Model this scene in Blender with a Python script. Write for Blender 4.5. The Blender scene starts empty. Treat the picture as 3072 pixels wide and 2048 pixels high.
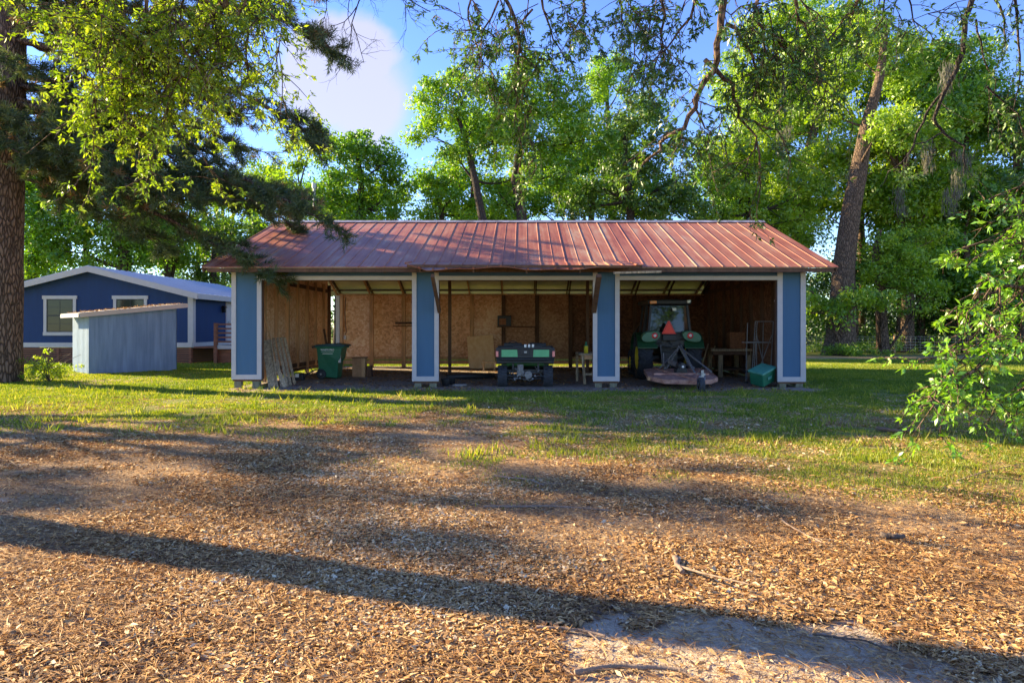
import bpy, math, random
import numpy as np
from mathutils import Vector, Matrix

# ------------------------------------------------------------------ camera, light, exposure
S = bpy.context.scene
COL = S.collection
F_PX, CX, CY, CAMH = 2048.0, 1568.0, 985.0, 1.54        # photo is 3072 x 2048
cam = bpy.data.cameras.new('camera'); camo = bpy.data.objects.new('camera', cam); COL.objects.link(camo)
camo.location = (0, 0, CAMH); camo.rotation_euler = (math.radians(90), 0, 0)
cam.sensor_width = 36.0; cam.lens = 36.0 * F_PX / 3072.0
cam.shift_x = -(CX - 1536) / 3072.0; cam.shift_y = -(1024 - CY) / 3072.0
cam.clip_start = 0.05; cam.clip_end = 2000
S.camera = camo

SUN_EL, SUN_AZ = math.radians(21), math.radians(24)      # azimuth: light comes from the left, 24 deg behind the barn
tosun = Vector((-math.cos(SUN_EL) * math.cos(SUN_AZ), math.cos(SUN_EL) * math.sin(SUN_AZ), math.sin(SUN_EL)))
sl = bpy.data.lights.new('sun', 'SUN'); sl.energy = 5.0; sl.angle = math.radians(0.6); sl.color = (1.0, 0.81, 0.50)
so = bpy.data.objects.new('sun', sl); COL.objects.link(so)
so.rotation_euler = tosun.to_track_quat('Z', 'Y').to_euler(); so.location = (-20, 10, 20)

W = bpy.data.worlds.new("World"); S.world = W; W.use_nodes = True
nt = W.node_tree; nt.nodes.clear()
def N(t, k, **kw):
    n = t.nodes.new(k)
    for a, b in kw.items(): setattr(n, a, b)
    return n
out = N(nt, 'ShaderNodeOutputWorld'); bg = N(nt, 'ShaderNodeBackground'); bg.inputs[1].default_value = 0.11
sky = N(nt, 'ShaderNodeTexSky', sky_type='NISHITA'); sky.sun_disc = False
sky.sun_elevation = SUN_EL
sky.sun_rotation = math.atan2(tosun.x, tosun.y)
sky.air_density = 1.0; sky.dust_density = 0.0; sky.ozone_density = 4.0
geo = N(nt, 'ShaderNodeTexCoord')
nz = N(nt, 'ShaderNodeTexNoise'); nz.inputs['Scale'].default_value = 8.0; nz.inputs['Detail'].default_value = 8
nz.inputs['Roughness'].default_value = 0.5
nt.links.new(geo.outputs['Generated'], nz.inputs['Vector'])
def cloud(px, py, rx, rz, lo, hi):
    d = Vector(((px - CX) / F_PX, 1, (CY - py) / F_PX)).normalized()
    sub = N(nt, 'ShaderNodeVectorMath', operation='SUBTRACT'); sub.inputs[1].default_value = d
    nt.links.new(geo.outputs['Generated'], sub.inputs[0])
    mul = N(nt, 'ShaderNodeVectorMath', operation='MULTIPLY'); mul.inputs[1].default_value = (1 / rx, 1 / rx, 1 / rz)
    nt.links.new(sub.outputs[0], mul.inputs[0])
    ln = N(nt, 'ShaderNodeVectorMath', operation='LENGTH'); nt.links.new(mul.outputs[0], ln.inputs[0])
    a = N(nt, 'ShaderNodeMath', operation='MULTIPLY_ADD'); a.inputs[1].default_value = -1.5
    nt.links.new(nz.outputs['Fac'], a.inputs[0]); nt.links.new(ln.outputs['Value'], a.inputs[2])
    mr = N(nt, 'ShaderNodeMapRange', interpolation_type='SMOOTHSTEP')
    for i, v in enumerate((lo, hi, 1.0, 0.0)): mr.inputs[i + 1].default_value = v
    nt.links.new(a.outputs[0], mr.inputs[0]); return mr.outputs[0]
c1 = cloud(1005, 215, 0.078, 0.075, -0.05, 0.30)
c2 = cloud(1110, 320, 0.06, 0.055, -0.15, 0.6)
mx = N(nt, 'ShaderNodeMath', operation='MAXIMUM'); nt.links.new(c1, mx.inputs[0]); nt.links.new(c2, mx.inputs[1])
mm = N(nt, 'ShaderNodeMath', operation='MULTIPLY'); nt.links.new(mx.outputs[0], mm.inputs[0]); mm.inputs[1].default_value = 0.8
hs = N(nt, 'ShaderNodeHueSaturation'); hs.inputs['Saturation'].default_value = 1.12; hs.inputs['Hue'].default_value = .521; hs.inputs['Value'].default_value = .92
nt.links.new(sky.outputs[0], hs.inputs['Color'])
mix = N(nt, 'ShaderNodeMixRGB'); mix.inputs[2].default_value = (1.95, 1.88, 2.25, 1)
nt.links.new(mm.outputs[0], mix.inputs[0]); nt.links.new(hs.outputs[0], mix.inputs[1])
nt.links.new(mix.outputs[0], bg.inputs[0]); nt.links.new(bg.outputs[0], out.inputs[0])

S.view_settings.view_transform = 'Standard'; S.view_settings.look = 'None'
S.view_settings.exposure = 2.0; S.view_settings.gamma = 1.0
S.render.engine = 'CYCLES'
S.cycles.max_bounces = 8; S.cycles.diffuse_bounces = 4; S.cycles.transmission_bounces = 5; S.cycles.transparent_max_bounces = 8
S.cycles.use_adaptive_sampling = True

random.seed(7); rng = np.random.default_rng(11)

# ------------------------------------------------------------------ helpers
def P(px, py, Y): return Vector(((px - CX) * Y / F_PX, Y, CAMH - (py - CY) * Y / F_PX))
def G(px, py):
    Y = CAMH * F_PX / (py - CY); return Vector(((px - CX) * Y / F_PX, Y, 0))
def tag(o, label=None, cat=None, group=None, kind=None):
    if label: o['label'] = label
    if cat: o['category'] = cat
    if group: o['group'] = group
    if kind: o['kind'] = kind
    return o
def empty(name, loc, label=None, cat=None, group=None, kind=None, parent=None):
    o = bpy.data.objects.new(name, None); o.empty_display_size = 0.2; COL.objects.link(o); o.location = loc
    return tag(o, label, cat, group, kind)
def org(o):
    v = Vector((0, 0, 0))
    while o is not None: v = v + Vector(o.location); o = o.parent
    return v
class MB:
    def __init__(s): s.v = []; s.f = []; s.m = []; s.mi = 0; s.sm = []; s.smooth = False
    def add(s, vs, fs):
        b = len(s.v); s.v += [tuple(v) for v in vs]
        for f in fs: s.f.append([b + i for i in f]); s.m.append(s.mi); s.sm.append(s.smooth)
        return s
    def box(s, x0, x1, y0, y1, z0, z1):
        v = [(x, y, z) for x in (x0, x1) for y in (y0, y1) for z in (z0, z1)]
        return s.add(v, [(0, 1, 3, 2), (4, 6, 7, 5), (0, 4, 5, 1), (2, 3, 7, 6), (0, 2, 6, 4), (1, 5, 7, 3)])
    def beam(s, p0, p1, w, h, up=(0, 0, 1)):
        p0 = Vector(p0); p1 = Vector(p1); d = (p1 - p0).normalized(); up = Vector(up)
        if abs(d.dot(up)) > 0.98: up = Vector((0, 1, 0))
        a = d.cross(up).normalized() * (w / 2); b = a.cross(d).normalized() * (h / 2)
        v = [p + sa * a + sb * b for p in (p0, p1) for sa in (-1, 1) for sb in (-1, 1)]
        return s.add(v, [(0, 1, 3, 2), (4, 6, 7, 5), (0, 4, 5, 1), (2, 3, 7, 6), (0, 2, 6, 4), (1, 5, 7, 3)])
    def tube(s, pts, rad, seg=8, cap=True, rough=0.0):
        pts = [Vector(p) for p in pts]; n = len(pts)
        if not hasattr(rad, '__len__'): rad = [rad] * n
        sm = s.smooth; s.smooth = True
        d0 = (pts[1] - pts[0]).normalized(); u = Vector((0, 0, 1)) if abs(d0.z) < 0.9 else Vector((1, 0, 0))
        a = d0.cross(u).normalized(); rings = []
        ph = random.random() * 6
        for i in range(n):
            d = (pts[min(i + 1, n - 1)] - pts[max(i - 1, 0)]).normalized()
            a = (a - d * a.dot(d)).normalized(); b = d.cross(a)
            for k in range(seg):
                t = 2 * math.pi * k / seg
                r = rad[i] * (1 + rough * (math.sin(3 * t + ph + i * .3) * .5 + random.uniform(-.5, .5)))
                rings.append(pts[i] + a * (math.cos(t) * r) + b * (math.sin(t) * r))
        fs = [(i * seg + k, i * seg + (k + 1) % seg, (i + 1) * seg + (k + 1) % seg, (i + 1) * seg + k) for i in range(n - 1) for k in range(seg)]
        s.add(rings, fs); s.smooth = sm
        if cap: s.add(rings[:seg], [tuple(reversed(range(seg)))]); s.add(rings[-seg:], [tuple(range(seg))])
        return s
    def cyl(s, p0, p1, r, seg=14): return s.tube([p0, p1], r, seg)
    def lathe(s, c, prof, axis='X', seg=32):     # prof: (along, radius)
        sm = s.smooth; s.smooth = True; vs = []
        for (a, r) in prof:
            for k in range(seg):
                t = 2 * math.pi * k / seg; p = (r * math.cos(t), r * math.sin(t))
                o = {'X': (a, p[0], p[1]), 'Y': (p[0], a, p[1]), 'Z': (p[0], p[1], a)}[axis]
                vs.append((c[0] + o[0], c[1] + o[1], c[2] + o[2]))
        n = len(prof)
        s.add(vs, [(i * seg + k, i * seg + (k + 1) % seg, (i + 1) * seg + (k + 1) % seg, (i + 1) * seg + k) for i in range(n - 1) for k in range(seg)])
        s.smooth = sm; return s
    def prism(s, poly, ext):
        n = len(poly); e = Vector(ext); vs = [Vector(p) for p in poly] + [Vector(p) + e for p in poly]
        return s.add(vs, [tuple(range(n)), tuple(reversed(range(n, 2 * n)))] + [(i, i + n, (i + 1) % n + n, (i + 1) % n) for i in range(n)])
    def xf(s, M, start=0):
        for i in range(start, len(s.v)): s.v[i] = tuple(M @ Vector(s.v[i]))
        return s
    def build(s, name, mat, parent=None, bevel=0, fix=True, **kw):
        o0 = org(parent)
        me = bpy.data.meshes.new(name)
        me.from_pydata([(v[0] - o0.x, v[1] - o0.y, v[2] - o0.z) for v in s.v], [], s.f)
        for m in (mat if isinstance(mat, (list, tuple)) else [mat]): me.materials.append(m)
        me.polygons.foreach_set('material_index', s.m); me.polygons.foreach_set('use_smooth', s.sm)
        if fix:
            import bmesh
            bm = bmesh.new(); bm.from_mesh(me); bmesh.ops.recalc_face_normals(bm, faces=bm.faces); bm.to_mesh(me); bm.free()
        o = bpy.data.objects.new(name, me); COL.objects.link(o)
        if parent: o.parent = parent
        if bevel:
            b = o.modifiers.new('bevel', 'BEVEL'); b.width = bevel; b.segments = 2; b.limit_method = 'ANGLE'; b.angle_limit = math.radians(50)
        return tag(o, **kw)
def npmesh(name, verts, nper, mat, parent=None, attr=None, smooth=False, **kw):
    """verts (N, nper, 3): N separate polygons of nper corners"""
    o0 = org(parent); v = verts.reshape(-1, 3) - np.array(o0); n = len(verts)
    me = bpy.data.meshes.new(name); me.vertices.add(len(v)); me.vertices.foreach_set('co', v.astype(np.float32).ravel())
    me.loops.add(len(v)); me.loops.foreach_set('vertex_index', np.arange(len(v), dtype=np.int32))
    me.polygons.add(n); me.polygons.foreach_set('loop_start', np.arange(n, dtype=np.int32) * nper)
    try: me.polygons.foreach_set('loop_total', np.full(n, nper, dtype=np.int32))
    except Exception: pass
    me.materials.append(mat)
    if attr is not None:
        a = me.attributes.new('tint', 'FLOAT', 'FACE'); a.data.foreach_set('value', attr.astype(np.float32))
    me.update(calc_edges=True); me.validate()
    o = bpy.data.objects.new(name, me); COL.objects.link(o)
    if parent: o.parent = parent
    return tag(o, **kw)
def unit(a): return a / (np.linalg.norm(a, axis=-1, keepdims=True) + 1e-9)
def leaf_quads(c, d, n, L, Wd):
    """diamond leaves, folded a little; c centre, d along, n normal"""
    d = unit(d); s = unit(np.cross(d, n)); n = unit(np.cross(s, d)); L = L[:, None]; Wd = Wd[:, None]
    return np.stack([c - d * L * .5, c + s * Wd * .5 + n * Wd * .12 - d * L * .05, c + d * L * .5 - n * L * .08, c - s * Wd * .5 + n * Wd * .12 - d * L * .05], axis=1)

# ------------------------------------------------------------------ materials
def mat(name, col, rough=0.7, metal=0.0, var=0.0, vscale=8.0, bump=0.0, bscale=40.0, col2=None, stretch=None, spec=0.5, detail=5, wave=None, clear=0):
    m = bpy.data.materials.new(name); m.use_nodes = True; t = m.node_tree; b = t.nodes['Principled BSDF']
    b.inputs['Roughness'].default_value = rough; b.inputs['Metallic'].default_value = metal
    b.inputs['Specular IOR Level'].default_value = spec; b.inputs['Base Color'].default_value = (*col, 1)
    if clear: b.inputs['Coat Weight'].default_value = clear
    tc = N(t, 'ShaderNodeTexCoord'); vec = tc.outputs['Object']
    if stretch:
        mp = N(t, 'ShaderNodeMapping'); mp.inputs['Scale'].default_value = stretch; t.links.new(vec, mp.inputs[0]); vec = mp.outputs[0]
    if var or col2:
        n = N(t, 'ShaderNodeTexNoise'); n.inputs['Scale'].default_value = vscale; n.inputs['Detail'].default_value = detail; n.inputs['Roughness'].default_value = .65
        t.links.new(vec, n.inputs['Vector'])
        r = N(t, 'ShaderNodeValToRGB'); r.color_ramp.elements[0].position = 0.32; r.color_ramp.elements[1].position = 0.68
        c2 = col2 or col
        r.color_ramp.elements[0].color = (*[c * (1 - var) for c in col], 1); r.color_ramp.elements[1].color = (*[min(1, c * (1 + var)) for c in c2], 1)
        t.links.new(n.outputs['Fac'], r.inputs[0]); t.links.new(r.outputs[0], b.inputs['Base Color'])
    h = None
    if bump:
        n2 = N(t, 'ShaderNodeTexNoise'); n2.inputs['Scale'].default_value = bscale; n2.inputs['Detail'].default_value = 4
        t.links.new(vec, n2.inputs['Vector']); h = n2.outputs['Fac']
    if wave:      # (axis direction, scale, strength) vertical board grooves
        w = N(t, 'ShaderNodeTexWave', bands_direction=wave[0], wave_type='BANDS', wave_profile='SAW'); w.inputs['Scale'].default_value = wave[1]
        t.links.new(tc.outputs['Object'], w.inputs['Vector'])
        gt = N(t, 'ShaderNodeMath', operation='GREATER_THAN'); gt.inputs[1].default_value = 0.08; t.links.new(w.outputs['Fac'], gt.inputs[0])
        ad = N(t, 'ShaderNodeMath', operation='MULTIPLY_ADD'); ad.inputs[1].default_value = wave[2]
        t.links.new(gt.outputs[0], ad.inputs[0])
        if h: t.links.new(h, ad.inputs[2])
        h = ad.outputs[0]; bump = bump or .5
    if h:
        bp = N(t, 'ShaderNodeBump'); bp.inputs['Strength'].default_value = bump; bp.inputs['Distance'].default_value = 0.02
        t.links.new(h, bp.inputs['Height']); t.links.new(bp.outputs[0], b.inputs['Normal'])
    return m
def ramp(t, stops):
    r = N(t, 'ShaderNodeValToRGB'); e = r.color_ramp.elements
    while len(e) < len(stops): e.new(0.5)
    for i, (p, c) in enumerate(stops): e[i].position = p; e[i].color = (*c, 1)
    return r
def leafmat(name, stops, trans=0.45, rough=0.5, gloss=0.06, tsat=(1.25, 1.2, 0.5)):
    m = bpy.data.materials.new(name); m.use_nodes = True; t = m.node_tree; t.nodes.clear()
    o = N(t, 'ShaderNodeOutputMaterial'); at = N(t, 'ShaderNodeAttribute', attribute_name='tint'); r = ramp(t, stops)
    t.links.new(at.outputs['Fac'], r.inputs[0])
    df = N(t, 'ShaderNodeBsdfDiffuse'); tr = N(t, 'ShaderNodeBsdfTranslucent'); gl = N(t, 'ShaderNodeBsdfGlossy'); gl.inputs['Roughness'].default_value = rough
    ml = N(t, 'ShaderNodeMixRGB', blend_type='MULTIPLY'); ml.inputs[0].default_value = 1; ml.inputs[2].default_value = (*tsat, 1)
    t.links.new(r.outputs[0], df.inputs[0]); t.links.new(r.outputs[0], ml.inputs[1]); t.links.new(ml.outputs[0], tr.inputs[0])
    m1 = N(t, 'ShaderNodeMixShader'); m1.inputs[0].default_value = trans; t.links.new(df.outputs[0], m1.inputs[1]); t.links.new(tr.outputs[0], m1.inputs[2])
    m2 = N(t, 'ShaderNodeMixShader'); m2.inputs[0].default_value = gloss; t.links.new(m1.outputs[0], m2.inputs[1]); t.links.new(gl.outputs[0], m2.inputs[2])
    t.links.new(m2.outputs[0], o.inputs[0]); return m
M = {}
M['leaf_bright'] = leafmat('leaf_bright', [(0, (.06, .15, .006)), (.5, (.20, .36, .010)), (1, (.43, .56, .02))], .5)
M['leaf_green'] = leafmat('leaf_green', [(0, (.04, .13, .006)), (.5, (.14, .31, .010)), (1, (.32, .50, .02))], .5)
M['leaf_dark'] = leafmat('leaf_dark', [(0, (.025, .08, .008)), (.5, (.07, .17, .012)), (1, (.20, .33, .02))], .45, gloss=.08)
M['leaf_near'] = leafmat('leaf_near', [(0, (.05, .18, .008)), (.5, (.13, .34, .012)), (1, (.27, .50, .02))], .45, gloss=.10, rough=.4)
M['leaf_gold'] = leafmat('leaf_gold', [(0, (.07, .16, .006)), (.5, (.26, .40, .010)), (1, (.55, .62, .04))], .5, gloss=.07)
M['needle'] = leafmat('pine_needles', [(0, (.03, .055, .018)), (.5, (.075, .12, .04)), (.9, (.19, .21, .09)), (1, (.30, .17, .07))], .3, gloss=.05)
M['moss'] = leafmat('hanging_moss', [(0, (.12, .12, .10)), (1, (.22, .21, .18))], .3, gloss=0)
M['litter'] = leafmat('leaf_litter', [(0, (.07, .035, .016)), (.3, (.28, .135, .045)), (.6, (.56, .31, .105)), (.85, (.76, .49, .20)), (1, (.84, .67, .40))], .06, gloss=.05, rough=.55, tsat=(1, .8, .5))
M['grass'] = leafmat('grass_blades', [(0, (.05, .11, .008)), (.4, (.15, .23, .014)), (.7, (.36, .38, .03)), (1, (.56, .46, .18))], .45, gloss=.03)
M['twig'] = mat('twig', (.07, .05, .038), .9, var=.4, vscale=20)
def barkmat(name, c1, c2, sc=1.0):
    m = bpy.data.materials.new(name); m.use_nodes = True; t = m.node_tree; b = t.nodes['Principled BSDF']; b.inputs['Roughness'].default_value = .95
    b.inputs['Specular IOR Level'].default_value = .15
    tc = N(t, 'ShaderNodeTexCoord'); mp = N(t, 'ShaderNodeMapping'); mp.inputs['Scale'].default_value = (sc, sc, sc * .28); t.links.new(tc.outputs['Object'], mp.inputs[0])
    nn = N(t, 'ShaderNodeTexNoise'); nn.inputs['Scale'].default_value = 4; t.links.new(mp.outputs[0], nn.inputs['Vector'])
    mxv = N(t, 'ShaderNodeMixRGB'); mxv.inputs[0].default_value = .12; t.links.new(mp.outputs[0], mxv.inputs[1]); t.links.new(nn.outputs['Color'], mxv.inputs[2])
    vo = N(t, 'ShaderNodeTexVoronoi', feature='DISTANCE_TO_EDGE'); vo.inputs['Scale'].default_value = 13; t.links.new(mxv.outputs[0], vo.inputs['Vector'])
    n2 = N(t, 'ShaderNodeTexNoise'); n2.inputs['Scale'].default_value = 22; n2.inputs['Detail'].default_value = 6; t.links.new(mp.outputs[0], n2.inputs['Vector'])
    cl = N(t, 'ShaderNodeMath', operation='MINIMUM'); t.links.new(vo.outputs['Distance'], cl.inputs[0]); cl.inputs[1].default_value = .22
    ad = N(t, 'ShaderNodeMath', operation='MULTIPLY_ADD'); t.links.new(cl.outputs[0], ad.inputs[0]); ad.inputs[1].default_value = 2.6; 
    m3 = N(t, 'ShaderNodeMath', operation='MULTIPLY'); m3.inputs[1].default_value = .5; t.links.new(n2.outputs['Fac'], m3.inputs[0]); t.links.new(m3.outputs[0], ad.inputs[2])
    r = ramp(t, [(.15, c1), (.85, c2)]); t.links.new(ad.outputs[0], r.inputs[0]); t.links.new(r.outputs[0], b.inputs['Base Color'])
    bp = N(t, 'ShaderNodeBump'); bp.inputs['Strength'].default_value = 1; bp.inputs['Distance'].default_value = .06; t.links.new(ad.outputs[0], bp.inputs['Height']); t.links.new(bp.outputs[0], b.inputs['Normal'])
    return m
M['bark_pine'] = barkmat('pine_bark', (.022, .015, .012), (.21, .145, .105), 1.15)
M['bark_oak'] = barkmat('oak_bark', (.035, .025, .018), (.20, .135, .09), 1.1)
M['bark_dark'] = barkmat('dark_bark', (.03, .024, .02), (.10, .08, .065), 1.6)

M['blue_panel'] = mat('slate_blue_paint', (.055, .135, .23), .75, var=.08, vscale=2, bump=.25, bscale=30, stretch=(1, 1, .12), wave=('X', 2.2, .5))
M['blue_header'] = mat('slate_blue_header', (.045, .105, .19), .75, var=.10, vscale=3, bump=.2, bscale=30)
M['white_trim'] = mat('white_trim_paint', (.50, .47, .45), .6, var=.05, vscale=5, bump=.1, bscale=30)
M['blue_house'] = mat('deep_blue_siding', (.002, .029, .115), .7, var=.12, vscale=4, stretch=(1, 1, .15), bump=.3, bscale=20, wave=('X', 1.6, .7))
M['blue_house_side'] = mat('deep_blue_siding_side', (.002, .029, .115), .7, var=.12, vscale=4, stretch=(1, 1, .15), bump=.3, bscale=20, wave=('Y', 1.6, .7))
M['shed_blue'] = mat('pale_blue_weathered_paint', (.15, .25, .41), .75, var=.12, vscale=3.5, col2=(.19, .30, .47), stretch=(2, 2, .18), bump=.5, bscale=14, spec=.3)
M['shed_rib'] = mat('pale_blue_ribbed_metal', (.25, .36, .47), .6, var=.1, vscale=3)
M['white_metal'] = mat('white_metal_roof', (.42, .48, .58), .4, var=.05)
M['pier'] = mat('weathered_post', (.20, .19, .12), .95, var=.3, vscale=10, stretch=(1, 1, .3), bump=.4)
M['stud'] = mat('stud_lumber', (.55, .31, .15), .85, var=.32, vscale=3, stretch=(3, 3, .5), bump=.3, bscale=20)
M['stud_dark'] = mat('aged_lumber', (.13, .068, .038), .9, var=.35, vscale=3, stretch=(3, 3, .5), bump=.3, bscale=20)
M['old_wood'] = mat('grey_weathered_wood', (.26, .19, .11), .92, var=.35, vscale=5, col2=(.50, .37, .22), stretch=(4, 4, .5), bump=.5, bscale=25)
M['deck_wood'] = mat('red_brown_deck_wood', (.22, .085, .045), .8, var=.25, vscale=6, stretch=(.3, 2, 2), bump=.2)
M['roof_under'] = mat('cream_metal_underside', (.62, .56, .40), .55, var=.1, vscale=2)
M['black'] = mat('black_plastic', (.022, .023, .026), .5, var=.2)
M['dark_steel'] = mat('dark_greasy_steel', (.05, .05, .052), .55, .5, var=.4, vscale=25)
M['hitch'] = mat('worn_grey_iron', (.20, .19, .18), .6, .2, var=.4, vscale=20)
M['steel'] = mat('grey_steel', (.38, .38, .38), .45, .7, var=.25, vscale=25)
M['rubber'] = mat('tyre_rubber', (.035, .038, .045), .85, var=.3, vscale=12, bump=.2, bscale=40)
M['tractor_green'] = mat('tractor_green_paint', (.03, .16, .045), .4, var=.15, vscale=6, spec=.5)
M['fender_green'] = mat('dark_green_fender_paint', (.014, .07, .025), .5, var=.2, vscale=6)
M['pod_green'] = mat('dusty_green_paint', (.10, .22, .13), .6, var=.2, vscale=8)
M['tractor_yellow'] = mat('yellow_rim_paint', (.75, .60, .03), .45, var=.15, vscale=8)
M['gator_green'] = mat('light_green_panel', (.13, .45, .19), .45, var=.1, vscale=8)
M['red_lens'] = mat('red_lens', (.75, .05, .05), .25, spec=.8)
M['pink_lens'] = mat('pale_red_lens', (.8, .22, .2), .25, spec=.8)
M['amber'] = mat('amber_lens', (.9, .28, .02), .3, spec=.8)
M['lamp_white'] = mat('clear_lamp_lens', (.8, .8, .72), .25, spec=.8)
M['smv'] = mat('fluorescent_orange_red', (1.0, .035, .012), .4)
M['smv_edge'] = mat('dark_red_reflective_border', (.75, .008, .01), .35)
M['mower_red'] = mat('faded_red_paint', (.28, .09, .055), .7, var=.35, vscale=7, col2=(.44, .25, .18), bump=.2, bscale=30)
M['cart_green'] = mat('bottle_green_plastic', (.015, .15, .075), .5, var=.12, vscale=6)
M['cart_lid'] = mat('dark_teal_plastic', (.012, .07, .085), .45, var=.1)
M['bin_green'] = mat('dusty_green_plastic', (.07, .27, .19), .6, var=.2, vscale=8)
M['plywood'] = mat('plywood_face', (.93, .53, .22), .75, var=.06, vscale=4, col2=(.94, .64, .33), stretch=(2, 2, .6))
M['card'] = mat('plain_brown_wood', (.42, .22, .11), .85, var=.2)
M['rust_brown'] = mat('rusty_brown_face', (.30, .12, .05), .8, var=.4, vscale=14)
M['white'] = mat('white_lettering', (.75, .8, .75), .6)
M['ridge_metal'] = mat('rust_stained_ridge_metal', (.30, .24, .22), .5, .3, var=.35, vscale=3, col2=(.42, .40, .40))
M['stone'] = mat('grey_stone', (.35, .31, .27), .9, var=.3, vscale=9, bump=.5)
M['branch'] = mat('bare_fallen_branch', (.25, .17, .115), .9, var=.35, vscale=14, bump=.6, bscale=30)
M['branch_dark'] = mat('dark_fallen_branch', (.12, .085, .06), .95, var=.35, vscale=14, bump=.6, bscale=30)
M['wire'] = mat('fence_wire', (.42, .38, .32), .6, .5)
M['lamp_black'] = mat('black_lantern_metal', (.01, .01, .012), .4, .5)
def glassmat():
    m = bpy.data.materials.new('window_glass'); m.use_nodes = True; b = m.node_tree.nodes['Principled BSDF']
    b.inputs['Base Color'].default_value = (.03, .04, .03, 1); b.inputs['Roughness'].default_value = .05; b.inputs['Specular IOR Level'].default_value = .35
    return m
M['glass'] = glassmat()
def cabglass():
    m = bpy.data.materials.new('cab_glass'); m.use_nodes = True; b = m.node_tree.nodes['Principled BSDF']
    b.inputs['Base Color'].default_value = (.012, .015, .014, 1); b.inputs['Roughness'].default_value = .03; b.inputs['Specular IOR Level'].default_value = .55
    return m
M['cabglass'] = cabglass()
def osbmat(name, a, b_, c, axis):
    m = bpy.data.materials.new(name); m.use_nodes = True; t = m.node_tree; b = t.nodes['Principled BSDF']; b.inputs['Roughness'].default_value = .8
    b.inputs['Specular IOR Level'].default_value = .2
    tc = N(t, 'ShaderNodeTexCoord')
    nn = N(t, 'ShaderNodeTexNoise'); nn.inputs['Scale'].default_value = 9; t.links.new(tc.outputs['Object'], nn.inputs['Vector'])
    mv = N(t, 'ShaderNodeMixRGB'); mv.inputs[0].default_value = .12; t.links.new(tc.outputs['Object'], mv.inputs[1]); t.links.new(nn.outputs['Color'], mv.inputs[2])
    vo = N(t, 'ShaderNodeTexVoronoi'); vo.inputs['Scale'].default_value = 17; vo.inputs['Randomness'].default_value = 1; t.links.new(mv.outputs[0], vo.inputs['Vector'])
    sp = N(t, 'ShaderNodeSeparateColor'); t.links.new(vo.outputs['Color'], sp.inputs[0])
    big = N(t, 'ShaderNodeTexNoise'); big.inputs['Scale'].default_value = .9; big.inputs['Detail'].default_value = 3; t.links.new(tc.outputs['Object'], big.inputs['Vector'])
    ad = N(t, 'ShaderNodeMath', operation='MULTIPLY_ADD'); ad.inputs[1].default_value = .55; t.links.new(sp.outputs[0], ad.inputs[0])
    m2 = N(t, 'ShaderNodeMath', operation='MULTIPLY_ADD'); m2.inputs[1].default_value = 1.1; m2.inputs[2].default_value = -.28; t.links.new(big.outputs['Fac'], m2.inputs[0]); t.links.new(m2.outputs[0], ad.inputs[2])
    r = ramp(t, [(0.1, a), (.5, b_), (.9, c)]); t.links.new(ad.outputs[0], r.inputs[0]); t.links.new(r.outputs[0], b.inputs['Base Color'])
    return m
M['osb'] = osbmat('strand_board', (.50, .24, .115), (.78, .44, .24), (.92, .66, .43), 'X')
M['osb_half_shade'] = osbmat('strand_board_half_shaded', (.28, .12, .06), (.46, .23, .12), (.62, .37, .21), 'X')  # same board, middle bay shade painted into its colour
M['osb_shade'] = osbmat('strand_board_shaded', (.09, .04, .022), (.19, .085, .045), (.32, .16, .09), 'X')  # same board again, deep shade of the right bay painted in
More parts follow.
